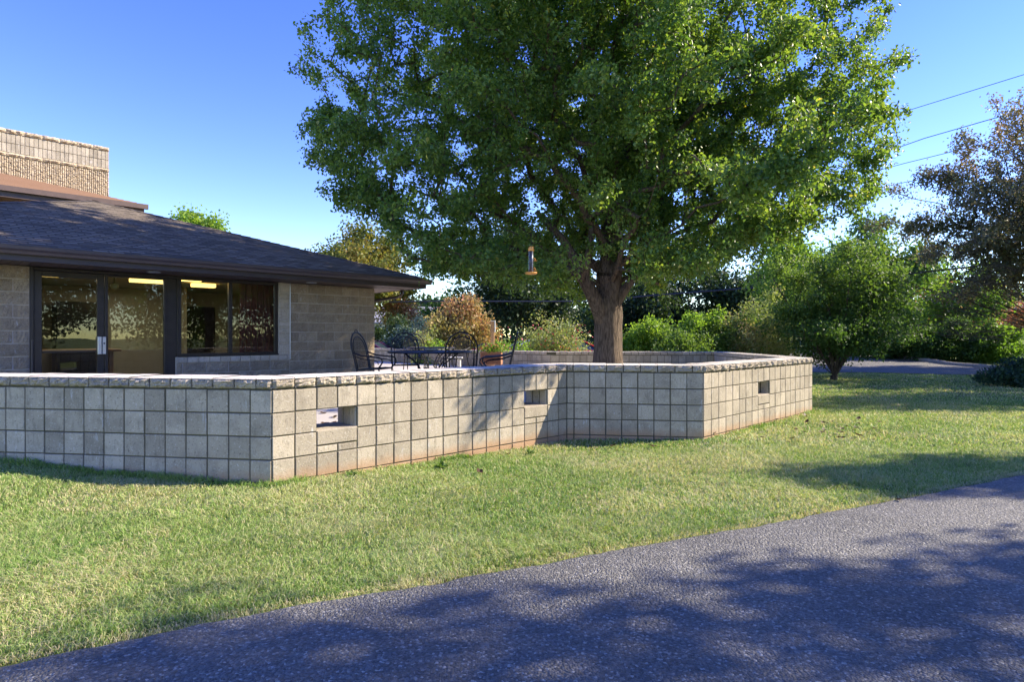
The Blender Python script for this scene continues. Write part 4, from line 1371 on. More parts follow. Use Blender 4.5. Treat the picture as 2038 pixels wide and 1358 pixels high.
# ------------------------------------------------------------------ background trees and shrubs
def mix_rnd(mu, sd, patch=0.35):
    def f(p, r_, rel):
        v = mu + patch * (vnoise(p[:, 0] * 0.7 + p[:, 2] * 0.5, p[:, 1] * 0.7 + p[:, 2] * 0.9, 5) - 0.5) * 2 + r_.normal(size=len(p)) * sd
        return np.clip(v, 0, 1)
    return f
def gz(x, y): return float(ground_h(x, y))
def bg_tree(name, pxc, Y, px_half, py_top, py_bot, nshoot, nleaf, lsz, mat, seed, label, cat, group=None, ry=None, trunk_r=0.15, rf=None, spread=0.25, bumpy=0.25, fork=None, **kw):
    c = P(pxc, (py_top + py_bot) / 2, Y)
    rx = px_half / F * Y; rz = (py_bot - py_top) / 2 / F * Y
    g0 = gz(c.x, Y)
    z0 = g0
    fk = fork if fork is not None else max(0.4, (c.z - rz) - g0 + 0.25 * rz)
    return branch_tree(name, (c.x, Y, z0), fk, (c.x, Y, c.z), (rx, ry or rx * 0.9, rz), nshoot, nleaf, lsz, mat, seed, label, cat, group,
                       boughs=max(12, nshoot // 13), trunk_r=trunk_r, rnd_fn=rf or mix_rnd(0.45, 0.18), shape='d', spread=spread, bumpy=bumpy, minr=kw.pop('minr', 0.008), step=0.6, **kw)

bg_tree('maple_tree', 700, 34, 125, 428, 640, 380, 34000, 0.20, 'yellow_leaf', 31, 'yellow green maple with red tinged leaves rising behind the dark roof', 'tree', rf=mix_rnd(0.14, 0.14, 0.35), spread=0.36, trunk_r=0.22, nlimb=9)
bg_tree('maple_tree', 782, 36, 36, 560, 650, 80, 4500, 0.18, 'orange_leaf', 32, 'orange and yellow leaved tree beside the pavilion corner', 'tree', rf=mix_rnd(0.3, 0.2), spread=0.35)
bg_tree('green_tree', 388, 52, 56, 420, 600, 240, 26000, 0.34, 'bright_leaf', 33, 'small light green treetop showing above the roof slope', 'tree', spread=0.5, rf=mix_rnd(0.5, .2))
bg_tree('dark_tree', 905, 40, 72, 560, 712, 200, 13000, 0.24, 'green_leaf', 34, 'bushy mid green tree behind the small orange maple', 'tree', spread=0.4, rf=mix_rnd(.3, .2), fork=.8)
bg_tree('dark_tree', 1045, 38, 120, 440, 705, 380, 28000, 0.23, 'dark_leaf', 35, 'big dark tree behind the bird feeder', 'tree', spread=0.5, fork=1.2)
bg_tree('dark_tree', 1290, 40, 150, 520, 705, 320, 24000, 0.25, 'dark_leaf', 36, 'dark tree mass right of the pear trunk', 'tree', spread=0.5, fork=1.0)
bg_tree('dark_tree', 1480, 39, 130, 470, 700, 320, 22000, 0.24, 'dark_leaf', 37, 'dark tree behind the pink tipped shrub', 'tree', spread=0.45, fork=1.2, rf=mix_rnd(.6, .25))
bg_tree('green_tree', 1565, 26, 70, 440, 640, 170, 9000, 0.17, 'bright_leaf', 38, 'bright yellow green tree between the pear tree and the big bush', 'tree', spread=0.3)
bg_tree('green_tree', 1735, 37, 112, 412, 690, 330, 19000, 0.24, 'green_leaf', 39, 'tall airy green tree behind the big bush', 'tree', spread=0.40, rf=mix_rnd(.65, .2), nlimb=9)
bg_tree('green_tree', 1640, 42, 95, 470, 690, 200, 12000, 0.26, 'bright_leaf', 40, 'pale green tree left of the tall airy one', 'tree', spread=0.45, rf=mix_rnd(.3, .2))
bg_tree('maple_tree', 1880, 44, 95, 540, 690, 170, 9000, 0.24, 'orange_leaf', 41, 'orange red tree glimpsed through bare oak branches', 'tree', spread=0.4, rf=mix_rnd(.6, .25))
bg_tree('green_tree', 1900, 40, 110, 500, 690, 190, 10000, 0.24, 'bright_leaf', 42, 'yellow green tree behind the clipped hedge', 'tree', spread=0.4, rf=mix_rnd(.3, .25))
bg_tree('maple_tree', 2030, 50, 70, 560, 680, 110, 5000, 0.26, 'orange_leaf', 43, 'orange tree at the right edge above the brick building', 'tree', spread=0.45)
# oak with reddish brown leaves, its lower branches bare
oc = P(2085, 400, 24)
oak_limbs = []
ro_ = random.Random(77)
for i in range(26):
    zt_ = ro_.uniform(0.9, 3.9); an = PI + ro_.uniform(-0.75, 0.75); L = ro_.uniform(3.6, 6.4)
    oak_limbs.append((L * math.cos(an), L * math.sin(an) * 0.8, zt_))
for i in range(9):
    an = 2 * PI * i / 9
    oak_limbs.append((3.4 * math.cos(an), 3.0 * math.sin(an), 5.2 + 1.6 * (i % 3)))
oak_limbs.append((0.2, 0, 9.0))
branch_tree('oak_tree', (oc.x + 0.5, 24, gz(oc.x, 24)), 1.5, (oc.x, 24, 6.7), (6.1, 4.6, 4.5), 1900, 84000, 0.115, 'oak_leaf', 44,
            'large oak with brownish red leaves and bare lower branches at the right edge', 'tree', trunk_r=0.3, limbs=oak_limbs, shape='d',
            rnd_fn=mix_rnd(.42, .2, .4), spread=0.16, minr=0.004, bumpy=0.2, step=0.5, limb_up=0.15, shell=2.0, r0=0.006, boughs=90)
# bare twigs on the lower oak limbs
def twigs(name, c, n, box, seed):
    r_ = random.Random(seed); m = MB()
    for i in range(n):
        p = Vector((c[0] + r_.uniform(-box[0], box[0]), c[1] + r_.uniform(-box[1], box[1]), c[2] + r_.uniform(-box[2], box[2])))
        d = Vector((-1, r_.uniform(-.5, .5), r_.uniform(-.12, .22)))
        pts = [p]; L = r_.uniform(.5, 1.3)
        for k in range(5):
            d = (d + Vector((r_.uniform(-.25, .25), r_.uniform(-.25, .25), r_.uniform(-.15, .15)))).normalized()
            pts.append(pts[-1] + d * L / 5)
        m.tube(pts, [0.012, .010, .009, .007, .005, .004], 4)
        for k in (1, 2, 3, 4):
            q = pts[k]; dd = (d + Vector((0, r_.uniform(-1, 1), r_.uniform(-1, 1)))).normalized()
            m.tube([q, q + dd * .18, q + dd * .36], [.006, .005, .003], 3)
    return m
oak = [o for o in C.objects if o.name == 'oak_tree'][0]
tw_ = twigs('twig', (-3.4, -0.2, 2.5), 260, (2.3, 2.6, 1.35), 5)
tw_.build('twig', M['bark_dark'], oak)

# shrubs behind the far wall
def shrub(name, x0, x1, Y, top, nsh, nl, lsz, mat, seed, label, group='shrubs behind the far patio wall', bot=712, rf=None, spread=0.12, **kw):
    return bg_tree(name, (x0 + x1) / 2, Y, (x1 - x0) / 2, top, bot, nsh, nl, lsz, mat, seed, label, 'shrub', group, trunk_r=0.06, fork=0.25, rf=rf, spread=spread, nlimb=8, **kw)
shrub('shrub', 1240, 1345, 20.5, 632, 150, 9000, 0.10, 'bright_leaf', 51, 'bright green shrub just right of the pear trunk')
shrub('shrub', 1320, 1440, 21.0, 600, 190, 12000, 0.10, 'bright_leaf', 52, 'tall light green shrub with a yellowing stem')
shrub('shrub', 1400, 1500, 20.2, 612, 170, 10000, 0.09, 'green_leaf', 53, 'green shrub between the light one and the pink tipped one', rf=mix_rnd(.8, .2))
shrub('shrub', 1455, 1590, 19.8, 588, 230, 15000, 0.075, 'sage_leaf', 54, 'loose sage green shrub with pinkish tips at the wall corner', spread=0.16, hang=.02)
shrub('shrub', 1290, 1420, 19.4, 652, 150, 9000, 0.09, 'green_leaf', 55, 'low darker shrub against the far wall', rf=mix_rnd(.7, .2))
shrub('rose_bush', 1046, 1178, 21.5, 625, 200, 7500, 0.085, 'sage_leaf', 56, 'loose rose bush with red flowers left of the pear trunk', spread=0.2, rf=mix_rnd(.3, .2))
rb = [o for o in C.objects if o.name == 'rose_bush'][0]
r_ = np.random.default_rng(3)
pp_ = np.stack([r_.normal(0, .8, 160), r_.normal(-.8, .3, 160), r_.uniform(.55, 1.75, 160)], -1)
leaves_mesh('blossom', pp_, 0.07, M['petal'], rb, r_.random(160), 9, shape='d', aspect=.9)
bg_tree('maple_shrub', 924, 24, 56, 590, 688, 220, 13000, 0.12, 'orange_leaf', 57, 'small salmon and yellow maple behind the tables', 'tree', spread=0.15, rf=mix_rnd(.25, .2, .45), fork=.9, trunk_r=.08)
bg_tree('spruce_shrub', 828, 28, 52, 636, 710, 160, 12000, 0.10, 'blue_leaf', 58, 'low blue grey spruce behind the left chairs', 'shrub', spread=0.16, fork=.3, trunk_r=.08)
bg_tree('thuja', 806, 30, 30, 612, 705, 120, 8000, 0.12, 'dark_leaf', 59, 'dark conical evergreen beside the white house', 'shrub', spread=0.2, fork=.3, trunk_r=.08)
bg_tree('thuja', 752, 34, 20, 640, 705, 80, 5000, 0.12, 'dark_leaf', 60, 'small dark evergreen next to the pavilion corner', 'shrub', spread=0.15, fork=.3, trunk_r=.05)
bg_tree('garden_plant', 850, 23, 15, 645, 704, 40, 1500, 0.10, 'sage_leaf', 61, 'tall thin pale green plant behind the wall', 'plant', spread=0.10, fork=.3, trunk_r=.02)
bg_tree('garden_plant', 872, 22.5, 26, 676, 706, 50, 1800, 0.10, 'bright_leaf', 62, 'low light green plant beside the thin one', 'plant', spread=0.12, fork=.2, trunk_r=.02)

# the big multi-stem bush right of the wall
Bb = P(1660, 758, 17.8)
bl = []
rq = random.Random(12)
for i in range(20):
    an = 2 * PI * i / 20 + rq.uniform(-.1, .1); r1 = rq.uniform(.6, 1.7)
    bl.append((r1 * math.cos(an), r1 * math.sin(an) * .8, rq.uniform(1.6, 3.1)))
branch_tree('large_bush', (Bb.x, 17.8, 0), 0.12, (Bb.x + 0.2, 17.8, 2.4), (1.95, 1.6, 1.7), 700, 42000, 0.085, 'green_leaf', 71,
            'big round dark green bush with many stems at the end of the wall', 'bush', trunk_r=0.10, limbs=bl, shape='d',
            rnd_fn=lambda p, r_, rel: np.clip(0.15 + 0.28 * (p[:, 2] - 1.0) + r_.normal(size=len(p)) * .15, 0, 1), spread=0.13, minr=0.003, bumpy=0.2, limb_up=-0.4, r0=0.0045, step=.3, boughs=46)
# hedge row
hed = [(1770, 30.0, 628), (1850, 29.5, 632), (1925, 29.0, 630), (1978, 28.5, 640)]
hl = ['hedge bush nearest the big bush', 'second hedge bush from the big bush, above the kerb', 'third hedge bush, left of the grass slope', 'rightmost hedge bush with bright tips beside the grass slope']
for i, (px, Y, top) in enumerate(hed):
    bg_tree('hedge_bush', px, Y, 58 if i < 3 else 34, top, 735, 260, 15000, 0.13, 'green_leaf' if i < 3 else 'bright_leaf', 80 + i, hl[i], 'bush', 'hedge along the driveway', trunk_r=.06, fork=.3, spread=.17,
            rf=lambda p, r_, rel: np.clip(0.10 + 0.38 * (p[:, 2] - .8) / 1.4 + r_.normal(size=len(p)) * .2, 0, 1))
# juniper at the right edge
bg_tree('juniper_bush', 2062, 15.6, 92, 722, 790, 300, 26000, 0.075, 'juniper', 90, 'low dark green juniper at the right edge of the lawn', 'bush', trunk_r=.05, fork=.12, spread=.09, hang=.0, sag=-0.05, droop=-.8)

# far wood closing the horizon
r_ = np.random.default_rng(17)
n = 60000
X = r_.uniform(-110, 130, n); Y = 78 + r_.uniform(0, 14, n)
top = 3.0 + 2.5 * vnoise(X * 0.16, X * 0, 2) + 1.6 * vnoise(X * .6, X * 0, 4)
top = top * np.where(X < -15, 0.75, 1.0)
Z = top * (1 - r_.random(n) ** 1.6) + 0.2
tag(leaves_mesh('far_woods', np.stack([X, Y, Z], -1), 0.7, M['dark_leaf'], None, np.clip(.4 + .3 * r_.normal(size=n), 0, 1), 4, shape='d', aspect=.8),
    'distant dark line of woods closing the horizon', 'woods', kind='stuff')

# ------------------------------------------------------------------ houses far behind
def house(name, c, w, d, h, rh, wallm, roofm, rz, label, win=3):
    o = empty(name, c, rz); tag(o, label, 'house')
    m = MB(); m.box(-w / 2, w / 2, -d / 2, d / 2, 0, h)
    for s_ in (-1, 1):
        x = s_ * w / 2
        m.add([(x, -d / 2, h), (x, d / 2, h), (x, 0, h + rh)], [(0, 1, 2)])
    wl = m.build('wall', wallm, o)
    m = MB(); e = .35
    for s_ in (-1, 1):
        a = [(-w / 2 - e, s_ * (d / 2 + e), h - rh * e / (d / 2)), (w / 2 + e, s_ * (d / 2 + e), h - rh * e / (d / 2)), (w / 2 + e, 0, h + rh + .02), (-w / 2 - e, 0, h + rh + .02)]
        b = [(x, y, z + .14) for x, y, z in a]
        m.add(a + b, [(0, 1, 2, 3), (4, 5, 6, 7), (0, 1, 5, 4), (1, 2, 6, 5), (3, 0, 4, 7)])
    m.build('roof', roofm, o)
    for i in range(win):
        x = -w / 2 + w * (i + .5) / win
        m = MB(); m.cbox(x - .55, x + .55, -d / 2 - .05, -d / 2 - .002, h - 1.9, h - .7, .02); f = m.build('window', M['white'], o)
        m = MB(); m.cbox(x - .47, x + .47, -d / 2 - .062, -d / 2 - .052, h - 1.82, h - .78, .003); m.build('pane', M['car_glass'], f)
    return o
hc = P(790, 655, 58)
house('house', (hc.x, 60, -.3), 9, 7, 2.9, 1.5, M['house_white'], M['house_roof'], R(8), 'white sided house with a grey roof beyond the parking lot')
hb = P(2075, 660, 62)
house('brick_house', (hb.x + 2, 64, 1.0), 16, 8, 2.6, 1.6, M['redbrick'], M['house_roof'], R(-4), 'low red brick house across the road at the right edge', 5)
m = MB(); m.cbox(-9, 9, -.15, .15, 0, .75, .02)
o = m.build('brick_fence', M['redbrick']); o.location = (hb.x + 1, 57.5, 1.0); tag(o, 'low red brick wall along the far side of the road', 'wall')

# ------------------------------------------------------------------ cars
def car(px, Y, z, rz, paint, label):
    o = empty('parked_car', (P(px, 0, Y).x, Y, z), rz); tag(o, label, 'car', 'cars parked behind the patio wall')
    # side profile stations: x, low z, belt z, half width
    st = [(-2.25, .45, .62, .62), (-2.1, .30, .84, .78), (-1.6, .22, .92, .86), (-.9, .20, .94, .88), (0, .20, .95, .88), (.9, .20, .92, .88), (1.5, .22, .82, .86), (2.0, .28, .70, .78), (2.22, .42, .58, .60)]
    vs = []; fs = []
    for x, zl, zb, hw in st:
        for y, zz in ((-hw * .92, zl), (-hw, zl + .15), (-hw, zb - .12), (-hw * .93, zb), (-hw * .5, zb + .03), (hw * .5, zb + .03), (hw * .93, zb), (hw, zb - .12), (hw, zl + .15), (hw * .92, zl)):
            vs.append((x, y, zz))
    k = 10
    for i in range(len(st) - 1):
        for j in range(k):
            fs.append((i * k + j, i * k + (j + 1) % k, (i + 1) * k + (j + 1) % k, (i + 1) * k + j))
    fs.append(tuple(range(k))); fs.append(tuple((len(st) - 1) * k + j for j in range(k)))
    m = MB(); m.add(vs, fs)
    # roof shell
    rst = [(-1.15, 1.33, .56), (-.6, 1.42, .60), (.05, 1.43, .60), (.55, 1.34, .57)]
    vs = []
    for x, zz, hw in rst: vs += [(x, -hw, zz - .05), (x, -hw * .8, zz), (x, hw * .8, zz), (x, hw, zz - .05)]
    fs = [(i * 4 + j, i * 4 + j + 1, i * 4 + 5 + j, i * 4 + 4 + j) for i in range(3) for j in range(3)]
    m.add(vs, fs)
    for s_ in (-1, 1):
        m.tube([(-1.15, s_ * .56, 1.28), (-1.85, s_ * .76, .92)], .045, 6)
        m.tube([(.55, s_ * .57, 1.29), (1.3, s_ * .78, .90)], .04, 6)
        m.tube([(-.25, s_ * .60, 1.37), (-.25, s_ * .82, .94)], .04, 6)
        m.tube([(-1.15, s_ * .565, 1.29), (-.6, s_ * .605, 1.375), (.05, s_ * .605, 1.385), (.55, s_ * .575, 1.30)], .03, 6)
    bd = m.build('body', paint, o, smooth=False)
    m = MB()
    g_ = [(-1.82, .90, .74), (-1.15, 1.29, .54), (-.6, 1.37, .58), (.05, 1.38, .58), (.55, 1.30, .55), (1.28, .88, .75)]
    b_g = [(-1.82, .89, .75), (-1.15, .92, .79), (-.6, .93, .81), (.05, .93, .81), (.55, .92, .80), (1.28, .87, .76)]
    vs = []
    for (x, zt_, hw), (x2, zb_, hb_) in zip(g_, b_g):
        vs += [(x, -hb_, zb_), (x, -hw, zt_), (x, hw, zt_), (x, hb_, zb_)]
    fs = [(i * 4 + j, i * 4 + j + 1, i * 4 + 5 + j, i * 4 + 4 + j) for i in range(5) for j in range(3)]
    m.add(vs, fs); m.build('window', M['car_glass'], o)
    for x in (-1.35, 1.38):
        for s_ in (-1, 1):
            m = MB()
            pr = [(0.05, -.1), (.30, -.1), (.325, -.07), (.325, .07), (.30, .1), (.05, .1)]
            m.lathe(pr, (0, 0, 0), 20)
            w = m.build('wheel', M['tyre'], o); w.rotation_euler = (PI / 2, 0, 0); w.location = (x, s_ * .80, .325)
            m = MB(); m.lathe([(.02, -.11), (.19, -.105), (.19, .105), (.02, .11)], (0, 0, 0), 14)
            m.build('rim', M['silver'], w)
    for s_ in (-1, 1):
        m = MB(); m.cbox(2.10, 2.235, s_ * .5 - .14, s_ * .5 + .14, .56, .66, .02); m.build('headlight', M['white'], o)
        m = MB(); m.cbox(-2.26, -2.14, s_ * .55 - .12, s_ * .55 + .12, .66, .80, .02); m.build('tail_light', M['petal'], o)
    return o
car(697, 27, -.25, R(172), M['purple_paint'], 'dark purple sedan parked beside the pavilion corner')
car(925, 30, -.25, R(176), M['red_paint'], 'red sedan parked behind the orange maple and wooden post')
car(1085, 30, -.25, R(15), M['silver_paint'], 'silver car half hidden by the rose bush')
car(1135, 27.6, -.25, R(8), M['red_paint'], 'red car just left of the pear trunk behind the rose bush')

# ------------------------------------------------------------------ patio furniture
ZP = 0.28
def arc(c, r, a0, a1, n, plane='xz'):
    out = []
    for i in range(n + 1):
        a = a0 + (a1 - a0) * i / n
        x, z = c[0] + r * math.cos(a), c[2] + r * math.sin(a)
        out.append((x, c[1], z) if plane == 'xz' else (c[0], c[1] + r * math.cos(a), c[2] + r * math.sin(a)))
    return out
def make_chair(loc, rz, label, group):
    o = empty('iron_chair', loc, rz); tag(o, label, 'chair', group)
    # faces local -y; back leans to +y
    lean = lambda z: 0.22 + 0.24 * max(0, z - .42)
    m = MB()
    def back(hw, top, dz=0):
        pts = [(-hw, lean(.40), .40), (-hw * 1.04, lean(.6), .6), (-hw * 1.08, lean(.78), .78)]
        for i in range(1, 12):
            a = PI - PI * i / 12
            z = .78 + (top - .78) * math.sin(a); pts.append((hw * 1.08 * math.cos(a), lean(z), z))
        pts += [(hw * 1.08, lean(.78), .78), (hw * 1.04, lean(.6), .6), (hw, lean(.40), .40)]
        return pts
    m.tube(back(.27, 1.10), 0.0149, 6)
    m.tube(back(.215, 1.02), 0.0108, 6)
    # scroll crown
    m.tube([(-.05, lean(1.08), 1.09), (-.045, lean(1.1), 1.13), (0, lean(1.1), 1.155), (.045, lean(1.1), 1.13), (.05, lean(1.08), 1.09)], .008, 5)
    m.tube([(-.27, lean(.40), .40), (.27, lean(.40), .40)], 0.0135, 6)
    m.build('back_frame', M['black'], o)
    m = MB()
    for i in range(-10, 11):
        x = i * .0205; h = .78 + .22 * math.sqrt(max(0, 1 - (x / .23) ** 2))
        m.tube([(x, lean(.43), .43), (x, lean(.7) + .01, .7), (x, lean(h), h)], .0022, 3, cap=False)
    for i in range(24):
        z = .44 + i * .024; hw = .225 * (1 if z < .78 else math.sqrt(max(.02, 1 - ((z - .78) / .24) ** 2)))
        m.tube([(-hw, lean(z), z), (hw, lean(z), z)], .0022, 3, cap=False)
    m.build('back_mesh', M['black'], o)
    m = MB()
    m.tube([(-.25, -.24, .42), (.25, -.24, .42), (.27, -.1, .42), (.25, .2, .40), (-.25, .2, .40), (-.27, -.1, .42)], 0.0149, 6, closed=True)
    for i in range(-11, 12): m.tube([(i * .021, -.235, .418), (i * .021, 0, .405), (i * .021, .2, .40)], .0025, 3, cap=False)
    for i in range(18): m.tube([(-.25, -.23 + i * .025, .415 - .012 * math.sin(i / 17 * PI)), (.25, -.23 + i * .025, .415 - .012 * math.sin(i / 17 * PI))], .0025, 3, cap=False)
    m.build('seat', M['black'], o)
    for s_ in (-1, 1):
        x = s_ * .29
        m = MB()
        m.tube([(x, lean(.72), .72), (x, .12, .665), (x, -.12, .64), (x, -.24, .635), (x, -.30, .60), (x, -.31, .54), (x, -.27, .48), (x * .95, -.22, .43)], 0.0149, 6)
        m.tube([(x, lean(.66), .66), (x, .10, .60), (x, -.14, .575), (x, -.22, .55), (x, -.23, .50)], 0.0095, 5)
        m.build('arm', M['black'], o)
        m = MB()
        m.tube([(x * .93, -.22, .42), (x, -.29, .30), (x, -.32, .15), (x, -.30, .012)], 0.0135, 6)
        m.build('leg', M['black'], o)
        m = MB()
        m.tube([(x * .93, .2, .41), (x, .25, .25), (x, .33, .10), (x, .38, .012)], 0.0135, 6)
        m.build('leg', M['black'], o)
    return o
def make_table(loc, rad, rz, label, group):
    o = empty('iron_table', loc, rz); tag(o, label, 'table', group)
    m = MB()
    circ = [(rad * math.cos(2 * PI * i / 40), rad * math.sin(2 * PI * i / 40), .72) for i in range(40)]
    m.tube(circ, .016, 6, closed=True)
    m.tube([(p[0] * .93, p[1] * .93, .72) for p in circ], .008, 5, closed=True)
    k = int(rad / .03)
    for i in range(-k, k + 1):
        x = i * .03; h = math.sqrt(max(0, rad * rad - x * x))
        if h < .05: continue
        m.tube([(x, -h, .72), (x, h, .72)], .006, 3, cap=False)
        m.tube([(-h, x, .722), (h, x, .722)], .006, 3, cap=False)
    m.tube([(0, 0, .70), (0, 0, .74)], .06, 12)
    m.build('table_top', M['black'], o)
    for i in range(4):
        a = PI / 4 + i * PI / 2; ca, sa = math.cos(a), math.sin(a)
        prof = [(.86, .70), (.70, .62), (.45, .50), (.30, .36), (.27, .25), (.34, .10), (.46, .012)]
        m = MB(); m.tube([(rad * r_ * ca, rad * r_ * sa, z) for r_, z in prof], .013, 6)
        cc = [(rad * .30 * ca + .09 * math.cos(t) * ca, rad * .30 * sa + .09 * math.cos(t) * sa, .28 + .09 * math.sin(t)) for t in np.linspace(0, 5.4, 14)]
        m.tube(cc, 0.0095, 5)
        m.build('leg', M['black'], o)
    return o
def ground_at(px, Y): return (P(px, 0, Y).x, Y, ZP)
gt_ = 'iron tables on the patio'; gc = 'iron chairs around the patio tables'
make_table(ground_at(856, 11.6), .80, .2, 'larger black iron table nearest the front wall', gt_)
make_table(ground_at(858, 15.6), .62, .3, 'smaller black iron table farther back on the patio', gt_)
ch0 = make_chair(ground_at(745, 11.3), R(90) - .25, 'black iron chair left of the front table beside the building corner', gc)
def chair(px, Y, rz, label):
    c = copy_tree(ch0); c.location = ground_at(px, Y); c.rotation_euler = (0, 0, rz); c['label'] = label
chair(807, 12.7, R(12), 'black iron chair behind the left half of the front table')
chair(916, 11.2, R(190), 'black arched iron chair with its back to the viewer, right half of the front table')
chair(990, 11.3, R(-92), 'black iron chair right of the front table, turned side on')
chair(828, 16.6, R(20), 'black iron chair behind the farther table, left')
chair(905, 16.2, R(-35), 'black iron chair behind the farther table, right')
m = MB(); m.cbox(-.13, .13, -.09, .09, 0, .035, .008)
o = m.build('tray', M['seed']); o.location = (P(858, 0, 11.6).x, 11.6, ZP + .74); tag(o, 'small dark flat tray lying on the front iron table', 'tray')

# planter with lattice sides, on a stand
pl = empty('planter_box', (P(978, 0, 14.6).x, 14.6, ZP), R(-8)); pl.scale = (.82, .82, .92); tag(pl, 'orange wooden lattice planter box on a post stand', 'planter')
m = MB(); m.cbox(-.30, .30, -.14, .14, .36, .40, .004); m.cbox(-.31, .31, -.15, -.13, .66, .70, .004); m.cbox(-.31, .31, .13, .15, .66, .70, .004); m.cbox(-.31, -.28, -.15, .15, .36, .69, .004); m.cbox(.28, .31, -.15, .15, .36, .69, .004)
m.box(-.28, .28, -.10, -.095, .40, .68)
b_ = m.build('box', M['cedar'], pl)
m = MB()
for i in range(15): m.box(-.27 + i * .038, -.255 + i * .038, -.148, -.138, .40, .66)
for i in range(6): m.box(-.28, .28, -.138, -.130, .42 + i * .04, .432 + i * .04)
m.build('lattice', M['cedar'], b_)
m = MB(); m.cbox(-.14, .02, -.08, .08, 0, .36, .006); m.cbox(-.18, .06, -.12, .12, 0, .05, .006); m.build('stand', M['post_wood'], pl)
r_ = np.random.default_rng(8)
pp_ = np.stack([r_.normal(0.05, .2, 700), r_.normal(0, .08, 700), .70 + np.abs(r_.normal(0, .10, 700))], -1)
leaves_mesh('plant', pp_, .06, M['bright_leaf'], pl, r_.random(700), 3, shape='d', aspect=.6)
pp_ = np.stack([r_.normal(0.05, .2, 60), r_.normal(-.05, .08, 60), .76 + np.abs(r_.normal(0, .08, 60))], -1)
leaves_mesh('blossom', pp_, .05, M['petal'], pl, r_.random(60), 4, shape='d', aspect=.9)
# wooden post with a pale board on its right side
po = empty('garden_post', (P(980, 0, 16.5).x, 16.5, ZP)); tag(po, 'square wooden post with a white edged board near its top', 'post')
m = MB(); m.cbox(-.05, .05, -.05, .05, 0, 1.43, .006); m.build('post', M['post_wood'], po)
m = MB(); m.cbox(.052, .085, -.06, .06, 1.13, 1.455, .004); m.cbox(-.05, .051, -.06, .06, 1.432, 1.455, .004); m.build('board', M['white'], po)
bg_tree('garden_plant', 1018, 20.6, 20, 682, 706, 40, 1500, 0.09, 'bright_leaf', 63, 'small green plant behind the wall right of the wooden post', 'plant', spread=0.10, fork=.2, trunk_r=.02)
# white bench slab far behind table
m = MB(); m.cbox(-.28, .28, -.2, .2, .30, .36, .01); m.cbox(-.22, -.12, -.15, .15, 0, .298, .01); m.cbox(.12, .22, -.15, .15, 0, .298, .01)
o = m.build('stone_bench', M['white']); o.location = (P(903, 0, 19.0).x, 19.0, ZP); tag(o, 'small pale stone bench near the back wall, seen between the chairs', 'bench')

# bird feeder hung in the tree
bf_p = P(1057, 519, 9.4)
bf = empty('bird_feeder', (bf_p.x, 9.4, bf_p.z - .22)); tag(bf, 'orange topped tube bird feeder hanging from the pear tree', 'bird feeder')
m = MB(); m.lathe([(.03, 0.0), (.085, .008), (.098, .025), (.098, .035), (.05, .04), (.03, .045)], (0, 0, 0), 22); m.build('tray', M['orange_plastic'], bf, True)
m = MB(); m.lathe([(.034, .046), (.034, .37)], (0, 0, 0), 16); m.build('seed_tube', M['seed'], bf, True)
m = MB()
for a in (0, PI / 2, PI, 3 * PI / 2):
    m.tube([(.038 * math.cos(a + .5), .038 * math.sin(a + .5), .045), (.038 * math.cos(a + .5), .038 * math.sin(a + .5), .37)], .003, 5)
m.build('tube_rod', M['silver'], bf)
m = MB(); m.lathe([(.045, .371), (.048, .39), (.044, .42), (.028, .44), (.006, .446)], (0, 0, 0), 18); m.build('cap', M['orange_plastic'], bf, True)
for z in (.07, .22):
    m = MB(); m.tube(arc((.048, 0, z + .02), .018, 0, 2 * PI, 10), .005, 5); m.tube([(.035, 0, z), (.095, 0, z)], .004, 5); m.build('perch', M['orange_plastic'], bf)
m = MB(); m.tube([(0, 0, .446), (.01, 0, .7), (.02, .05, 1.15)], .0025, 4); m.build('hanger', M['black'], bf)

# ------------------------------------------------------------------ overhead wires
def wire(pts, r_, label, sag=0.0):
    P_ = [P(*p) for p in pts]
    out = []
    for a, b in zip(P_[:-1], P_[1:]):
        for i in range(10):
            out.append(a.lerp(b, i / 10))
    out.append(P_[-1])
    m = MB(); m.tube(out, r_, 5)
    o = m.build('power_line', M['wire'])
    tag(o, label, 'power line', 'overhead power lines')
wire([(1500, 340, 34), (1790, 225, 31), (2038, 148, 28), (2250, 85, 26)], .016, 'highest thin power line crossing the sky on the right')
wire([(1500, 395, 34), (1840, 275, 31), (2038, 218, 28), (2250, 160, 26)], .02, 'second power line from the top of the right sky')
wire([(1500, 405, 34), (1800, 325, 31), (1930, 293, 29), (2250, 215, 26)], .017, 'third power line from the top, reaching the oak')
wire([(1500, 430, 34), (1800, 363, 31), (1905, 342, 29), (2250, 262, 26)], .017, 'lowest power line in the right sky, reaching the oak')
wire([(600, 604, 33), (850, 600, 33), (1170, 600, 33), (1300, 588, 31), (1640, 562, 29), (1800, 546, 28), (2038, 519, 27), (2250, 490, 26)], .04, 'thick black cable running low across the trees')
wire([(600, 528, 36), (850, 524, 36), (1170, 540, 36), (1380, 560, 36)], .014, 'thin power line highest in the gap right of the roof')
wire([(600, 556, 36), (850, 550, 36), (1100, 548, 36), (1380, 540, 36)], .014, 'thin power line in the gap just above the gutter end')
wire([(600, 586, 36), (850, 578, 36), (1100, 560, 36), (1640, 480, 34)], .012, 'thin power line just below the gutter end')
wire([(600, 625, 40), (830, 606, 40), (1100, 590, 40)], .012, 'lowest thin power line above the white house')
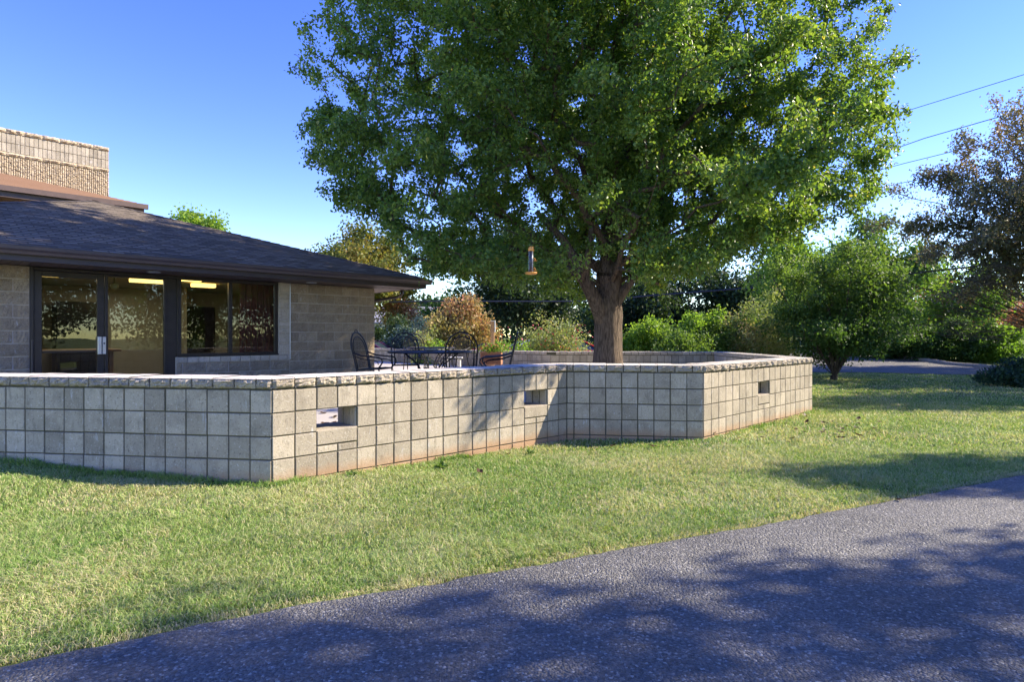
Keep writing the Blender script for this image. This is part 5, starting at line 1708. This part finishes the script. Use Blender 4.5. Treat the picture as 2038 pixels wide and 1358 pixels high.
# utility poles carry the lines outside the view and behind the roof
def pole(x, y, h, label):
    o = empty('utility_pole', (x, y, gz(x, y))); tag(o, label, 'utility pole')
    m = MB(); m.tube([(0, 0, -.2), (0, 0, h)], [.15, .1], 10); m.build('pole', M['bark_dark'], o)
    m = MB(); m.cbox(-1.2, 1.2, -.06, .06, h - 1.0, h - .85, .01); m.build('cross_arm', M['bark_dark'], o)
pp1 = P(2250, 85, 26); pole(pp1.x, 26, pp1.z + .3, 'utility pole right of the view carrying the power lines')

# ------------------------------------------------------------------ fallen leaves
rq = random.Random(31)
base_leaf = None
spots = []
for i in range(26):
    px = rq.gauss(1660, 50); py = rq.gauss(855, 14)
    spots.append(G(px, py))
for px, py in ((955, 948), (1010, 905), (1300, 893), (1220, 888), (1470, 880), (1420, 870), (1790, 1005), (1565, 850), (1585, 862), (1545, 842)): spots.append(G(px, py))
for i, (x, y) in enumerate(spots):
    if base_leaf is None:
        m = MB()
        out = [(-.04, 0, 0), (-.02, .022, .008), (.0, .026, .004), (.025, .015, .012), (.045, 0, .018), (.025, -.018, .004), (0, -.028, .012), (-.02, -.02, .0)]
        m.add(out + [(0, 0, -.004)], [(k, (k + 1) % 8, 8) for k in range(8)], .4)
        o = base_leaf = m.build('fallen_leaf', M['dead_leaf'])
    else:
        o = base_leaf.copy(); C.objects.link(o)
    o.location = (x, y, gz(x, y) + .05); o.rotation_euler = (rq.uniform(-.3, .3), rq.uniform(-.3, .3), rq.uniform(0, 6.3)); s_ = rq.uniform(.7, 1.3); o.scale = (s_, s_, s_)
    tag(o, 'curled dark brown fallen leaf lying on the lawn', 'leaf', 'fallen leaves on the lawn')
for i in range(14):
    px, py = rq.uniform(640, 700), rq.uniform(812, 850)
    x, y = G(px, py, .28)
    o = base_leaf.copy(); C.objects.link(o); o.location = (x, y, .29); o.rotation_euler = (.1, .2, rq.uniform(0, 6)); o.scale = (1.2, 1.2, 1.2)
    o['label'] = 'dark fallen leaf lying on the patio slab, seen through a wall opening'; o['group'] = 'fallen leaves on the patio'

# ------------------------------------------------------------------ grass
r_ = np.random.default_rng(99)
def grass_points(n, ylo, yhi, jitter=0.0):
    Y = ylo + (yhi - ylo) * r_.random(n)
    X = (r_.random(n) * 2 - 1) * (Y * 0.92 + 2.0)
    ok = Y > edge_y(X) - 0.05 + 0.07 * vnoise(X * 6, Y * 6, 8) + 0.05 * vnoise(X * 1.7, Y * 1.7, 18)
    return X[ok], Y[ok]
VV = []; FF = []; AA = []; base = 0
wall_poly = PATIO_POLY
def add_blades(X, Y, hgt, wid, seed, wallside=True):
    global base
    ok = ~inside_poly(X, Y, wall_poly)
    ok &= ~((Y > near_drive(X) - .1) & (X > 5))
    ok &= r_.random(len(X)) < 0.30 + 1.1 * vnoise(X * 11, Y * 11, 41) * (0.5 + vnoise(X * 3, Y * 3, 42))
    X = X[ok]; Y = Y[ok]; n = len(X)
    z = ground_h(X, Y)
    patch = vnoise(X * 2.2, Y * 2.2, 1); patch2 = vnoise(X * 0.8, Y * 0.8, 6); fine = vnoise(X * 9, Y * 9, 12)
    edge_d = Y - edge_y(X)
    h = hgt * (0.45 + 0.8 * r_.random(n)) * (0.6 + 0.8 * patch) * (0.8 + 0.5 * fine)
    h *= np.where(edge_d < .12, .75, 1)
    # long unmown fringe at the foot of the wall
    d_all = np.full(n, 9.0)
    for a, b in zip(LINE[:4], LINE[1:5]):
        t = b - a; L2 = float(t @ t)
        u = np.clip(((X - a[0]) * t[0] + (Y - a[1]) * t[1]) / L2, 0, 1)
        d_all = np.minimum(d_all, np.hypot(X - a[0] - u * t[0], Y - a[1] - u * t[1]))
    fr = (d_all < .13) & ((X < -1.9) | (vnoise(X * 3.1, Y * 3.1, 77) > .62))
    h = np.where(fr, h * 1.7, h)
    la = r_.random(n) * 2 * PI
    combx = 0.7 * (vnoise(X * 1.7, Y * 1.7, 21) - 0.5); comby = 0.7 * (vnoise(X * 1.7, Y * 1.7, 22) - .5)
    ln = 0.45 + 0.95 * r_.random(n)
    dx = h * (ln * np.cos(la) + combx); dy = h * (ln * np.sin(la) + comby)
    fa = r_.random(n) * PI; wx = np.cos(fa) * wid / 2; wy = np.sin(fa) * wid / 2
    b0 = np.stack([X - wx, Y - wy, z - .004], -1); b1 = np.stack([X + wx, Y + wy, z - .004], -1)
    m0 = np.stack([X - wx * .8 + dx * .35, Y - wy * .8 + dy * .35, z + h * .6], -1); m1 = np.stack([X + wx * .8 + dx * .35, Y + wy * .8 + dy * .35, z + h * .6], -1)
    tp = np.stack([X + dx, Y + dy, z + h * (1.0 - .25 * ln)], -1)
    V = np.stack([b0, b1, m1, m0, tp], 1).reshape(-1, 3)
    bb = base + (np.arange(n) * 5)[:, None]
    VV.append(V); FF.append((bb + np.array([0, 1, 2, 3]), bb + np.array([3, 2, 4])))
    v = 0.42 + 0.28 * (patch2 - .5) + 0.25 * (patch - .5) + r_.normal(size=n) * .19
    straw = (r_.random(n) < 0.12 + 0.25 * (vnoise(X * 1.3, Y * 1.3, 30) > .68)) | ((edge_d < .10) & (r_.random(n) < .5))
    v = np.where(straw, .78 + .2 * r_.random(n), v)
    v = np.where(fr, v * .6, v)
    AA.append(np.repeat(np.clip(v, 0, 1), 5)); base += 5 * n
for n_, a, b, hh_, ww in ((560000, 1.9, 4.2, .042, .0040), (460000, 4.2, 7.0, .040, .0056), (310000, 7.0, 12.0, .040, .009), (160000, 12, 21.5, .038, .018)):
    X, Y = grass_points(n_, a, b)
    add_blades(X, Y, hh_, ww, n_)
V = np.concatenate(VV); q = np.concatenate([f[0] for f in FF]); t3 = np.concatenate([f[1] for f in FF])
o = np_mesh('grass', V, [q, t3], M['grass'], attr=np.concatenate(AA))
tag(o, 'short mown lawn grass with straw coloured patches', 'grass', kind='stuff')
# broad leaved weeds at the wall foot
wd = [(490, 958), (1290, 915) if False else (930, 905), (880, 925), (700, 945), (1055, 893), (30, 925), (180, 942), (240, 948)]
for i, (px, py) in enumerate(wd):
    x, y = G(px, py + 6)
    n = 26
    pp_ = np.zeros((n, 3)); ax = np.stack([np.cos(np.arange(n) * 2.4), np.sin(np.arange(n) * 2.4), .35 + .6 * r_.random(n)], -1)
    pp_ += r_.normal(size=(n, 3)) * .012
    o = leaves_mesh('weed', pp_, .065, M['green_leaf'], None, .5 + .4 * r_.random(n), 60 + i, aspect=.55, axis=ax, shape='pear')
    o.location = (x, y, gz(x, y) + .01)
    tag(o, 'broad leaved green weed in the grass at the foot of the wall', 'weed', 'weeds along the wall')
